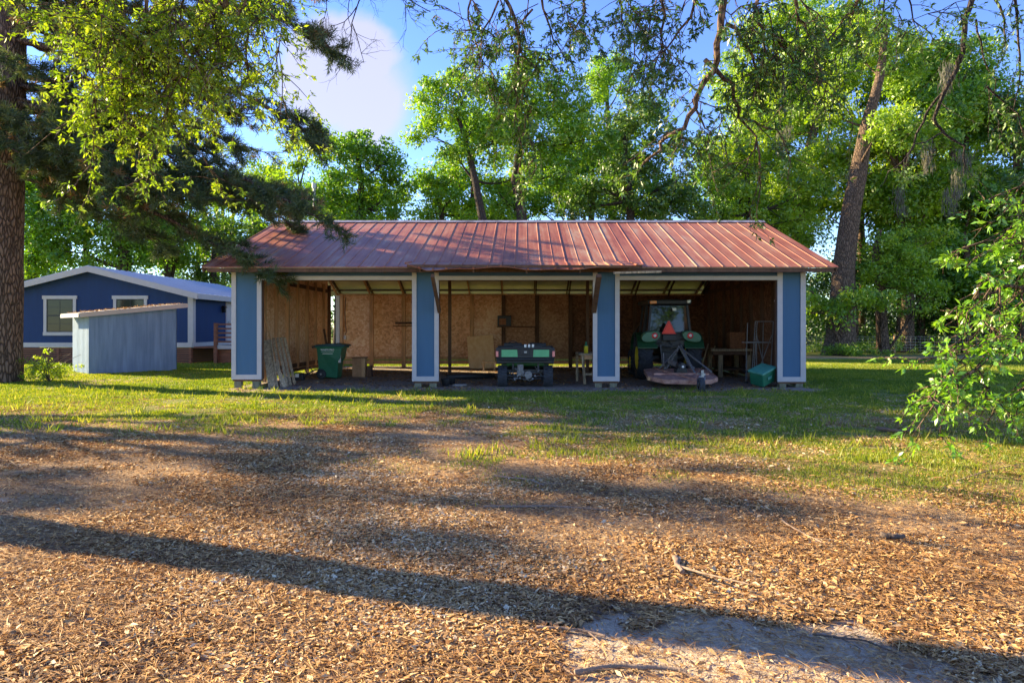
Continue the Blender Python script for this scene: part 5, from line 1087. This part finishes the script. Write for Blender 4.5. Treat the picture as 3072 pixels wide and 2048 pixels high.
# low drooping tree in front of the fence gap
tree('drooping_oak', 'low drooping tree with grey dead twigs just right of the massive trunk', 'tree',
     [gbase(2650, 41), P(2640, 860, 41), P(2625, 760, 41), P(2640, 690, 41)], [.35, .28, .2, .12],
     [blob(2640, 820, 40, 55, 45), blob(2700, 780, 40, 70, 45), blob(2770, 790, 40, 60, 50), blob(2720, 860, 40, 60, 50), blob(2650, 890, 39, 50, 35), blob(2790, 870, 40, 45, 40), blob(2680, 720, 40, 60, 40), blob(2800, 720, 41, 50, 40), blob(2740, 925, 40, 40, 30)],
     M['leaf_bright'], M['bark_oak'], per=110, spread=.6, size=.17, tbase=.5, tvar=.5, dens=1.8, limb_r=.3)
def woodsmass(name, label, pts, per, spread, size, mt_, tb, tv=.5, cat='undergrowth'):
    crown(name, None, pts, per, spread, size, mt_, tb, tv, kind='stuff', label=label, cat=cat)
q = 620; xx = rng.uniform(-55, 62, q); yy = rng.uniform(60, 72, q); zz = rng.random(q) ** 1.1 * 8 + .2
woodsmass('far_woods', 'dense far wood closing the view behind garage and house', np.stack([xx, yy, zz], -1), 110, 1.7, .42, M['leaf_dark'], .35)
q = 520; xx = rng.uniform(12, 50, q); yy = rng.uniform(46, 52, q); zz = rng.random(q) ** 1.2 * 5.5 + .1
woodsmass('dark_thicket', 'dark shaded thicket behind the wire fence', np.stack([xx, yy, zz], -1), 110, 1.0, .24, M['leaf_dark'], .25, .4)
q = 300; xx = rng.uniform(11, 50, q); yy = 43.6 + rng.normal(0, .5, q); zz = rng.random(q) ** 1.6 * .9 + .1; 
woodsmass('fence_weeds', 'green weeds growing up through the wire fence', np.stack([xx, yy, zz], -1), 50, .45, .12, M['leaf_bright'], .4, .5)
# weeds round the big oak's foot
q = 40; a_ = P(2560, 985, 38.3); xx = a_.x + rng.normal(0, .9, q); yy = 38.3 + rng.normal(0, .5, q); zz = rng.random(q) * .5 + .1
woodsmass('trunk_weeds', 'bright low weeds at the foot of the massive oak', np.stack([xx, yy, zz], -1), 90, .35, .11, M['leaf_bright'], .5, .4)

# ------------------------------------------------------------------ the tall pine at left
def needles(name, parent, tips, dirs, per, L0, wd, tb, spreadv=.75):
    C = np.asarray(tips); D = unit(np.asarray(dirs)); n = len(C) * per; ci = np.repeat(np.arange(len(C)), per)
    back = rng.random((n, 1)) * .28; base = C[ci] - D[ci] * back
    d = unit(D[ci] * .9 + rng.normal(0, spreadv, (n, 3)) + np.array([0, 0, -.05])); L = L0 * rng.uniform(.7, 1.25, n)
    nn = rng.normal(0, 1, (n, 3)); tint = np.clip(tb + (rng.random(len(C))[ci] - .5) * .5 + rng.normal(0, .1, n), 0, .93); dead = rng.random(len(C))[ci] > .965; tint[dead] = 1
    return npmesh(name, leaf_quads(base + d * L[:, None] * .5, d, nn, L, np.full(n, wd)), 4, M['needle'], parent, attr=tint)
tb_ = gbase(8, 19.6)
pine = empty('tall_pine', (tb_.x, tb_.y, 0), 'tall dark pine with drooping boughs at the left edge', 'tree')
trunk = [tb_, P(12, 1000, 19.6), P(18, 700, 19.6), P(28, 400, 19.6), P(34, 100, 19.6), P(38, -400, 19.6), P(40, -900, 19.6)]
fr = [.52, .44, .42, .40, .36, .30, .2]; fine = []; ff = []
for i in range(6):
    for k in range(7): fine.append(trunk[i].lerp(trunk[i + 1], k / 7)); ff.append(fr[i] + (fr[i + 1] - fr[i]) * k / 7)
fine.append(trunk[-1]); ff.append(fr[-1])
MB().tube(fine, ff, 28, rough=.05).build('trunk', M['bark_pine'], pine, fix=False)
limbs = [
 ([(34, 300, 19.6), (300, 360, 18.5), (560, 470, 17.6), (780, 560, 17), (985, 668, 16.6)], .10, 1.0),
 ([(30, 420, 19.6), (260, 520, 18.6), (480, 650, 18.2), (700, 760, 17.9), (800, 815, 17.6)], .085, 1.0),
 ([(36, 120, 19.6), (300, 150, 18.8), (600, 230, 18), (860, 350, 17.5), (930, 420, 17.2)], .09, 1.0),
 ([(38, -60, 19.6), (360, -50, 18.8), (700, 20, 18.2), (900, 80, 17.8), (1000, 150, 17.6)], .09, 1.0),
 ([(26, 520, 19.6), (160, 560, 19), (330, 640, 18.6), (470, 730, 18.2)], .06, .9),
 ([(30, 380, 19.6), (180, 400, 18), (300, 470, 17), (380, 560, 16.4)], .06, 1.0),
 ([(36, 40, 19.6), (140, 60, 18.4), (260, 150, 17.5), (330, 260, 17)], .06, 1.0),
 ([(34, 200, 19.6), (120, 220, 18.6), (200, 300, 17.8), (240, 400, 17.2)], .05, 1.0),
 ([(30, 330, 19.6), (-60, 380, 18.6), (20, 430, 18.0), (130, 500, 17.6)], .05, 1.0),
 ([(36, 90, 19.6), (350, 90, 20.4), (620, 60, 21), (880, -10, 21.5)], .07, 1.0),
 ([(32, 260, 19.6), (400, 330, 20.5), (640, 470, 21), (820, 640, 21.3), (960, 730, 21.3)], .08, 1.0),
 ([(38, -200, 19.6), (300, -260, 18), (640, -200, 17), (900, -80, 16)], .08, 1.0),
 ([(38, -500, 19.6), (300, -560, 19), (560, -500, 18)], .07, 1.0), ([(38, -420, 19.6), (-250, -480, 20), (-500, -400, 20)], .07, .8),
 ([(38, -300, 19.6), (-200, -260, 20.5), (-450, -200, 21)], .07, .8), ([(36, 100, 19.6), (-200, 140, 20.5), (-450, 260, 21)], .07, .8),
 ([(34, 250, 19.6), (-150, 300, 18), (-350, 420, 17)], .06, .8), ([(38, -350, 19.6), (250, -420, 22), (500, -380, 24)], .07, .8)]
for k in range(30):
    yy_ = random.uniform(-150, 520); ex = random.uniform(260, 900); ey = yy_ + (ex - 30) * random.uniform(.15, .55) if yy_ > -50 else yy_ + ex * .3
    if ey > 640 + (ex - 600) * .2: ey = 600
    de = random.uniform(16.5, 24); mx_p = (30 + ex) / 2
    limbs.append(([(34, yy_, 19.6), (mx_p * .7, yy_ + (ey - yy_) * .22, 19.6 + (de - 19.6) * .4), (mx_p * 1.25, yy_ + (ey - yy_) * .6, 19.6 + (de - 19.6) * .75), (ex, ey, de)], random.uniform(.035, .07), .72))
tips = []; dirs = []; mb = MB()
for (pl, r0, dn) in limbs:
    w = [P(a, b_, c_) for a, b_, c_ in pl]; path = []
    for i in range(len(w) - 1):
        for k in range(5): path.append(w[i].lerp(w[i + 1], k / 5) + Vector((random.gauss(0, .05), random.gauss(0, .05), random.gauss(0, .05))))
    path.append(w[-1]); m_ = len(path); mb.tube(path, [max(.012, r0 * (1 - .88 * i / m_)) for i in range(m_)], 8, rough=.06)
    for i in range(int(m_ * .18), m_):
        fr_ = i / m_
        for k in range(3):
            if random.random() > dn * .93: continue
            dmain = (path[min(i + 1, m_ - 1)] - path[max(0, i - 1)]).normalized(); side = dmain.cross(Vector((0, 0, 1))).normalized() * random.choice((-1, 1))
            dd = (dmain * random.uniform(.3, 1.0) + side * random.uniform(.2, 1.1) + Vector((0, 0, random.uniform(-.45, .35)))).normalized(); Lb = random.uniform(.5, 1.5) * (1.15 - .6 * fr_)
            e = path[i] + dd * Lb + Vector((0, 0, -.08 * Lb)); md = path[i] + dd * Lb * .5 + Vector((0, 0, .06)); mb.tube([path[i], md, e], [.02, .013, .008], 4, cap=False)
            for tt in (.35, .6, .8, 1.0):
                pp = path[i].lerp(md, tt * 2) if tt < .5 else md.lerp(e, (tt - .5) * 2)
                for q_ in range(2 if tt < 1 else 1):
                    d2 = (dd + Vector((random.gauss(0, .55), random.gauss(0, .55), random.gauss(.1, .4)))).normalized(); ln2 = random.uniform(.1, .38) if tt < 1 else .05
                    tips.append(tuple(pp + d2 * ln2)); dirs.append(tuple(d2))
mb.build('boughs', M['bark_pine'], pine, fix=False)
needles('needles', pine, tips, dirs, 34, .19, .017, .42)
# cones-like dead clumps: none; trunk ivy bush
q = 60; a_ = Vector((-13.6, 19.6, 0)); xx = a_.x - .15 + rng.normal(0, .24, q); yy = a_.y + rng.normal(.2, .3, q); zz = np.abs(rng.normal(0, .33, q)) + .08
sb = empty('low_bush', (a_.x, a_.y, 0), 'small bright yellow green bush at the foot of the tall pine', 'bush')
crown('foliage', sb, np.stack([xx, yy, zz], -1), 34, .16, .07, M['leaf_gold'], .45, .5)
mb = MB()
for k in range(14): mb.tube([(a_.x, a_.y, 0), (a_.x + random.gauss(0, .2), a_.y + random.gauss(.1, .2), .35), (a_.x + random.gauss(0, .4), a_.y + random.gauss(.1, .3), .8)], [.012, .009, .004], 4)
mb.build('stems', M['twig'], sb)

# ------------------------------------------------------------------ near oaks with branches hanging into the view
def sprays(name, label, base, trunk, tr_, mains, mtl, size, tb, nleaf=9, dens=1.0, tl=(.25, .7), droop=.5, cat='tree', asp=.36, tv=.5, bark='bark_oak', extra=None, rep=1, jit=.3):
    o = empty(name, (base[0], base[1], 0), label, cat)
    MB().tube(trunk, tr_, 18, rough=.05).build('trunk', M[bark], o, fix=False)
    mb = MB(); LC = []; LD = []; LN = []; LS = []; LT = []
    full = list(mains)
    for (pl, r0, d_) in mains:
        if d_ < .6: continue
        for _ in range(rep - 1):
            q0 = [Vector(p) + Vector((random.gauss(0, jit), random.gauss(0, jit * 1.6), random.gauss(0, jit))) * (i / len(pl) + .3) for i, p in enumerate(pl) if abs(p[0]) < 7.5 or len(pl) < 4]
            if len(q0) > 1: full.append((q0, r0 * .4, d_))
    for (pl, r0, d_) in full:
        w = [Vector(p) for p in pl]; path = []
        for i in range(len(w) - 1):
            L_ = (w[i + 1] - w[i]).length; ns = max(3, int(L_ / .22))
            for k in range(ns): path.append(w[i].lerp(w[i + 1], k / ns) + Vector((random.gauss(0, .025), random.gauss(0, .025), random.gauss(0, .025))))
        path.append(w[-1]); m_ = len(path); mb.tube(path, [max(.006, r0 * (1 - .85 * i / m_)) for i in range(m_)], 8, rough=.08)
        for i in range(1, m_):
            for k in range(2):
                if random.random() > d_ * dens: continue
                dm = (path[i] - path[i - 1]).normalized(); dd = (dm * .5 + Vector((random.gauss(0, .7), random.gauss(0, .7), random.gauss(-droop, .4)))).normalized()
                Lb = random.uniform(*tl) * 1.6; tw_ = [path[i]]
                for j in range(5):
                    dd = (dd + Vector((random.gauss(0, .2), random.gauss(0, .2), random.gauss(-.12 * droop * 2, .15)))).normalized(); tw_.append(tw_[-1] + dd * Lb / 5)
                mb.tube(tw_, [.008, .006, .005, .004, .003, .002], 4, cap=False); ct_ = random.uniform(-.5, .5) * tv
                for sub in range(4):
                    j = random.randrange(1, 5); s0 = tw_[j]; d3 = (dd + Vector((random.gauss(0, .8), random.gauss(0, .8), random.gauss(-.1, .5)))).normalized(); s1 = s0 + d3 * random.uniform(.1, .3) * (Lb / .8)
                    mb.tube([s0, s1], [.003, .0015], 3, cap=False)
                    for q_ in range(nleaf):
                        pp = s0.lerp(s1, random.random() ** .6); dl = (d3 * .6 + Vector((random.gauss(0, .75), random.gauss(0, .75), random.gauss(-.15, .5)))).normalized(); sz = size * random.uniform(.6, 1.25)
                        LC.append(tuple(pp + dl * sz * .55)); LD.append(tuple(dl)); LS.append(sz); LT.append(tb + ct_ + random.gauss(0, .12))
    if extra: extra(mb)
    mb.build('limbs', M[bark], o, fix=False)
    LC = np.array(LC); n = len(LC); nn = rng.normal(0, .6, (n, 3)) + [0, -.1, .8]; LS = np.array(LS)
    npmesh('leaves', leaf_quads(LC, np.array(LD), nn, LS, LS * asp * rng.uniform(.8, 1.2, n)), 4, mtl, o, attr=np.clip(np.array(LT), 0, 1)); return o
# left overhanging oak: trunk stands left of the frame and throws the long shadow
tx0, ty0 = -8.4, 6.85
mains = []
for (pl, r0, d_) in [
    ([(-8.4, 7.9, 6.0), (-5.5, 7.6, 6.6), P(690, -60, 8.0), P(640, 60, 8.2), P(580, 110, 8.3)], .06, .9),
    ([P(690, -60, 8.0), P(640, 40, 8.1), P(560, 200, 8.3), P(470, 330, 8.5)], .035, 1.0), ([P(560, -80, 8.0), P(440, 60, 8.2), P(420, 200, 8.4), P(330, 330, 8.6)], .03, 1.0),
    ([P(450, -60, 8.2), P(430, 100, 8.3), P(400, 260, 8.4), P(350, 400, 8.4)], .025, 1.0), ([P(720, -60, 8.2), P(740, 100, 8.3), P(745, 230, 8.4)], .025, .95),
    ([P(380, -60, 8.0), P(300, 0, 8.0), P(210, 30, 8.0), P(130, 60, 8.0)], .02, 1.0), ([P(300, -80, 7.8), P(330, 60, 8.0), P(360, 150, 8.1)], .02, .9),
    ([P(640, -60, 8.6), P(620, 150, 8.8), P(680, 260, 8.9), P(760, 280, 9)], .025, .8), ([P(500, -60, 8.6), P(520, 160, 8.7), P(500, 300, 8.8), P(540, 400, 8.8)], .025, .8),
    ([P(800, -60, 8.6), P(800, 40, 8.8), P(790, 140, 8.9)], .02, .7), ([P(350, 100, 8.2), P(300, 220, 8.2), P(290, 300, 8.2)], .02, .9), ([P(420, 60, 8.2), P(480, 120, 8.4), P(430, 220, 8.5), P(370, 300, 8.5)], .02, .9),
    ([P(470, 0, 8.0), P(540, 80, 8.1), P(600, 180, 8.2), P(590, 280, 8.2)], .02, .9)]:
    mains.append((pl, r0, d_))
sprays('overhanging_oak', 'near oak with sunlit yellow green branches hanging at the upper left', (tx0, ty0), [Vector((tx0, ty0, -.1)), Vector((tx0 - .05, ty0 + .36, 2)), Vector((tx0 + .1, ty0 + .8, 4.5)), Vector((tx0, ty0 + 1.1, 6.2)), Vector((tx0 - .3, ty0 + 1.5, 9))], [.32, .25, .23, .21, .14], mains, M['leaf_gold'], .07, .42, nleaf=11, dens=.75, tl=(.25, .55), droop=.35, rep=3, jit=.3)
# right overhead oak, trunk outside the frame at right
mains = [
 ([(8.5, 6.5, 6.5), (5.5, 8, 7.4), P(2190, -60, 8.6), P(2165, 60, 8.6), P(2145, 180, 8.7), P(2090, 300, 8.8), P(2050, 380, 8.8), P(1975, 430, 9.0), P(1930, 490, 9.2)], .105, .5),
 ([P(1500, -60, 11), P(1545, 60, 11), P(1560, 180, 11.2), P(1545, 300, 11.4), P(1555, 400, 11.5)], .035, .9),
 ([P(1420, -60, 11), P(1400, 60, 11), P(1440, 170, 11.2), P(1480, 230, 11.3)], .02, .85), ([P(1500, 0, 11), P(1440, 120, 11), P(1400, 200, 11)], .018, .7),
 ([P(1620, -60, 11), P(1640, 80, 11.2), P(1690, 170, 11.4)], .025, .9), ([P(1740, -80, 11), P(1750, 40, 11), P(1700, 130, 11.2)], .025, .9), ([P(1850, -80, 10.6), P(1860, 30, 10.6), P(1900, 130, 10.6), P(1930, 210, 10.6)], .025, .95),
 ([P(1980, -60, 10), P(1990, 100, 10.2), P(1960, 220, 10.3)], .025, .95), ([P(2100, -60, 9.6), P(2060, 60, 9.8), P(2000, 140, 10), P(1950, 190, 10)], .025, .95), ([P(2120, 180, 9.7), P(2200, 260, 9.8), P(2225, 350, 10), P(2270, 420, 10), P(2240, 500, 10)], .035, .55),
 ([P(2280, -60, 9.4), P(2270, 60, 9.4), P(2300, 160, 9.6), P(2320, 230, 9.7)], .03, .95), ([P(2380, -60, 9.4), P(2400, 50, 9.6), P(2440, 140, 9.8)], .03, .95), ([P(2180, 60, 9.6), P(2240, 140, 9.6), P(2280, 220, 9.8), P(2260, 300, 9.8)], .03, .9),
 ([P(2330, 100, 9.6), P(2400, 200, 9.8), P(2480, 250, 10)], .025, .9), ([P(2000, 400, 10.2), P(2080, 420, 10.3), P(2110, 480, 10.3)], .02, .7), ([P(2080, 300, 9.9), P(2120, 380, 10), P(2130, 440, 10)], .02, .7),
 ([P(2270, 420, 10), P(2290, 560, 10), P(2270, 640, 10)], .018, .35), ([P(2600, -60, 9.6), P(2560, 40, 9.8), P(2500, 100, 10)], .025, .8), ([P(2225, 350, 10), P(2330, 400, 10), P(2370, 480, 10)], .018, .5),
 ([P(1555, 400, 11.5), P(1562, 480, 11.6), P(1565, 560, 11.7)], .012, .2), ([P(2000, 60, 11), P(1900, 60, 11.2), P(1780, 90, 11.4)], .02, .9), ([P(1600, 30, 11.6), P(1500, 120, 11.8), P(1350, 30, 12)], .02, .6)]
sprays('overhead_oak', 'near oak whose leafy branches hang across the top right of the view', (8.5, 6.5), [Vector((8.5, 6.5, -.1)), Vector((8.45, 6.5, 3)), Vector((8.5, 6.5, 6.5)), Vector((8.6, 6.6, 10))], [.42, .34, .3, .2], mains, M['leaf_dark'], .085, .42, nleaf=9, dens=.9, tl=(.25, .6), droop=.5, tv=.7, rep=2, jit=.4)
# thin dark branched limb far right with moss
mains = [
 ([(9.5, 12.5, 7.5), P(2940, -80, 13), P(2900, 60, 13), P(2890, 160, 13.1), P(2830, 280, 13.2), P(2800, 350, 13.3), P(2830, 400, 13.4), P(2890, 440, 13.4), P(2890, 520, 13.4)], .07, .16),
 ([P(2890, 150, 13), P(2860, 230, 13.2), P(2780, 330, 13.4), P(2740, 440, 13.6), P(2690, 500, 13.6), P(2640, 560, 13.8)], .035, .16), ([P(2960, -60, 13), P(3010, 60, 13), P(3020, 150, 13)], .03, .3),
 ([P(2920, 60, 13), P(2980, 240, 13.2), P(2970, 330, 13.2)], .02, .25), ([P(2830, 400, 13.4), P(2740, 440, 13.2), P(2700, 520, 13)], .015, .2), ([P(3040, -60, 12.6), P(3050, 80, 12.8), P(3060, 220, 13), P(3040, 330, 13)], .03, .9),
 ([P(2700, -60, 12.6), P(2740, 60, 12.8), P(2800, 120, 13)], .02, .8), ([P(2960, 260, 13.2), P(3050, 340, 13.2), P(3080, 440, 13.2)], .02, .7), ([P(2660, -40, 13), P(2640, 60, 13), P(2600, 120, 13)], .02, .7)]
sprays('mossy_oak', 'oak with bare dark twisting limbs hanging at the upper right edge', (9.9, 12.6), [Vector((9.9, 12.6, -.1)), Vector((9.85, 12.6, 4)), Vector((9.6, 12.5, 8)), Vector((9.6, 12.5, 10))], [.4, .34, .26, .18], mains, M['leaf_dark'], .10, .5, nleaf=9, dens=.8, tl=(.3, .8), droop=.3, bark='bark_dark', tv=.6, rep=2)
# bare twigs at the top centre
tw0 = empty('bare_branch', P(1150, -60, 14), 'bare dark twiggy branch hanging into the sky at top centre', 'branch')
mb = MB()
def bare(p, d_, L_, r_, dep):
    pts_ = [p]
    for k in range(4): d_ = (d_ + Vector((random.gauss(0, .18), random.gauss(0, .18), random.gauss(0, .18)))).normalized(); pts_.append(pts_[-1] + d_ * L_ / 4)
    mb.tube(pts_, [r_, r_ * .9, r_ * .75, r_ * .6, r_ * .5], 5, cap=False)
    if dep > 0:
        for k in range(4): bare(pts_[random.randrange(1, 5)], (d_ + Vector((random.gauss(0, .7), random.gauss(0, .4), random.gauss(-.1, .6)))).normalized(), L_ * .55, r_ * .5, dep - 1)
bare(P(1130, -120, 14), Vector((.15, 0, -1)), 1.5, .022, 3); bare(P(1160, -60, 14), Vector((.8, .1, -.7)), 1.1, .018, 3); bare(P(1080, -80, 14), Vector((-.15, 0, -1)), 1.0, .015, 3); bare(P(980, -60, 14), Vector((.2, 0, -1)), .8, .012, 3)
mb.build('twigs', M['bark_dark'], tw0, fix=False)
# leafy sapling at the right edge, near
sp0 = (6.6, 8.0)
mains = [([(6.55, 8.0, 1.6), P(3120, 880, 7.8), P(3000, 860, 7.6), P(2930, 900, 7.5), P(2850, 940, 7.5)], .03, .6)]
for (a, b_, c_, d_, Yd) in ((3140, 520, 3010, 640, 7.6), (3140, 600, 2960, 760, 7.6), (3140, 700, 2900, 800, 7.4), (3140, 760, 2880, 900, 7.4), (3120, 860, 2950, 980, 7.6), (3140, 1000, 2900, 1130, 7.2), (3000, 1020, 2800, 1160, 7.3), (2930, 1100, 2760, 1220, 7.2), (3140, 1100, 2980, 1240, 7.2), (2880, 1140, 2820, 1290, 7.3), (3130, 1150, 3060, 1180, 7), (3140, 640, 3040, 900, 7.8), (2960, 880, 2870, 1080, 7.5), (2960, 1150, 2950, 1230, 7.2), (3140, 900, 3020, 1080, 7.3), (3150, 560, 3060, 720, 7.4)):
    m1 = P((a + c_) / 2, (b_ + d_) / 2 - 30, Yd); mains.append(([P(a, b_, Yd), m1, P(c_, d_, Yd)], .012, .9))
def stems(mb):
    for (a, b_) in ((3140, 520), (3140, 700), (3140, 860), (3140, 1000), (3140, 1150)): mb.tube([(6.55, 8.0, 1.2), tuple(P(3200, (b_ + 1000) / 2, 7.7)), tuple(P(a, b_, 7.5))], [.025, .018, .012], 6)
    for (p0, p1) in (((3000, 860), (3000, 1020)), ((3000, 1020), (2930, 1100)), ((2930, 1100), (2880, 1140)), ((2930, 1100), (2960, 1150))): mb.tube([P(*p0, 7.4), P(*p1, 7.3)], .009, 6)
sprays('leafy_sapling', 'near young tree with glossy bright green leaves at the right edge', sp0, [Vector((6.6, 8.0, -.1)), Vector((6.55, 8.0, 1.4)), Vector((6.6, 8.0, 3.2))], [.06, .045, .03], mains, M['leaf_near'], .085, .78, nleaf=6, dens=.42, tl=(.16, .36), droop=.25, asp=.38, rep=2, jit=.13, extra=stems, cat='sapling')
# big trees left of the frame (their shade falls across the yard)
def wl(*a): return [((x, y, z), (rx, ry, rz_)) for (x, y, z, rx, ry, rz_) in a]
tree('oak_tree', 'spreading oak left of the frame whose shade falls over the yard', 'tree', [Vector((-24.5, 18, -.1)), Vector((-24.3, 18, 3)), Vector((-24, 18, 6)), Vector((-24, 18, 9))], [.45, .38, .3, .2],
     wl((-27, 17.5, 10.5, 2.6, 2.0, 1.1), (-24, 19.5, 9.2, 2.4, 1.3, .9), (-21.5, 17.3, 9.6, 2.3, 1.2, .9), (-20.5, 15.3, 8.2, 2.6, .9, .7), (-25, 15.8, 8.4, 2.2, .9, .8), (-22, 20.8, 8.6, 2.0, .8, .7), (-18.5, 17.6, 8.0, 1.6, .7, .5)), M['leaf_green'], M['bark_oak'], per=62, spread=.62, size=.2, dens=.7)
tree('oak_tree', 'lower oak left of the frame beside the yard', 'tree', [Vector((-18.5, 14.6, -.1)), Vector((-18.4, 14.6, 2.5)), Vector((-18.2, 14.6, 5))], [.34, .3, .2],
     wl((-20, 14.6, 6.6, 2.0, 1.3, .7), (-17, 15.6, 6.0, 2.2, .7, .6), (-16, 13.6, 5.2, 2.0, .6, .5), (-19.5, 12.8, 5.4, 1.8, .6, .5), (-16.5, 16.6, 4.6, 1.8, .4, .4), (-19, 16.6, 7.2, 1.8, .7, .5)), M['leaf_green'], M['bark_oak'], per=50, spread=.55, size=.18, dens=.6)
tree('oak_tree', 'dark oak standing behind the viewer to the left', 'tree', [Vector((-7, -14, -.1)), Vector((-7, -14, 4)), Vector((-7, -14, 8))], [.4, .34, .2],
     wl((-9, -14, 7.5, 3, 2.5, 2.2), (-4, -15, 8, 3, 2.5, 2.4), (-6.5, -15, 11, 3, 2.5, 2), (-12, -16, 9, 2.5, 2, 2)), M['leaf_green'], M['bark_oak'], per=60, spread=.9, size=.3, dens=.6)
tree('oak_tree', 'dark oak standing behind the viewer to the right', 'tree', [Vector((9, -16, -.1)), Vector((9, -16, 4)), Vector((9, -16, 8))], [.4, .34, .2],
     wl((6, -16, 7, 3, 2.5, 2.2), (11, -17, 8, 3, 2.5, 2.4), (9, -17, 11, 3, 2.5, 2), (14, -17, 9, 2.5, 2, 2), (3, -18, 6, 2, 2, 1.6)), M['leaf_green'], M['bark_oak'], per=60, spread=.9, size=.3, dens=.6)
# moss clumps in the right woods
mo = []
for (px, py, Yd) in ((2850, 620, 40), (2870, 560, 40), (2700, 610, 40), (2560, 520, 42), (2890, 500, 40), (2840, 240, 30), (2350, 430, 40), (2780, 480, 40)):
    for _ in range(26): p = P(px + random.gauss(0, 10), py + random.uniform(-45, 35), Yd); mo.append(tuple(p))
pm = np.array(mo); pm = np.repeat(pm, 8, 0) + rng.normal(0, .12, (len(mo) * 8, 3)); n = len(pm)
npmesh('hanging_moss', leaf_quads(pm, rng.normal(0, .12, (n, 3)) + [0, 0, -1], rng.normal(0, 1, (n, 3)), rng.uniform(.25, .6, n), np.full(n, .035)), 4, M['moss'], attr=rng.random(n), kind='stuff', label='grey hanging moss draped in the right woods', cat='moss')
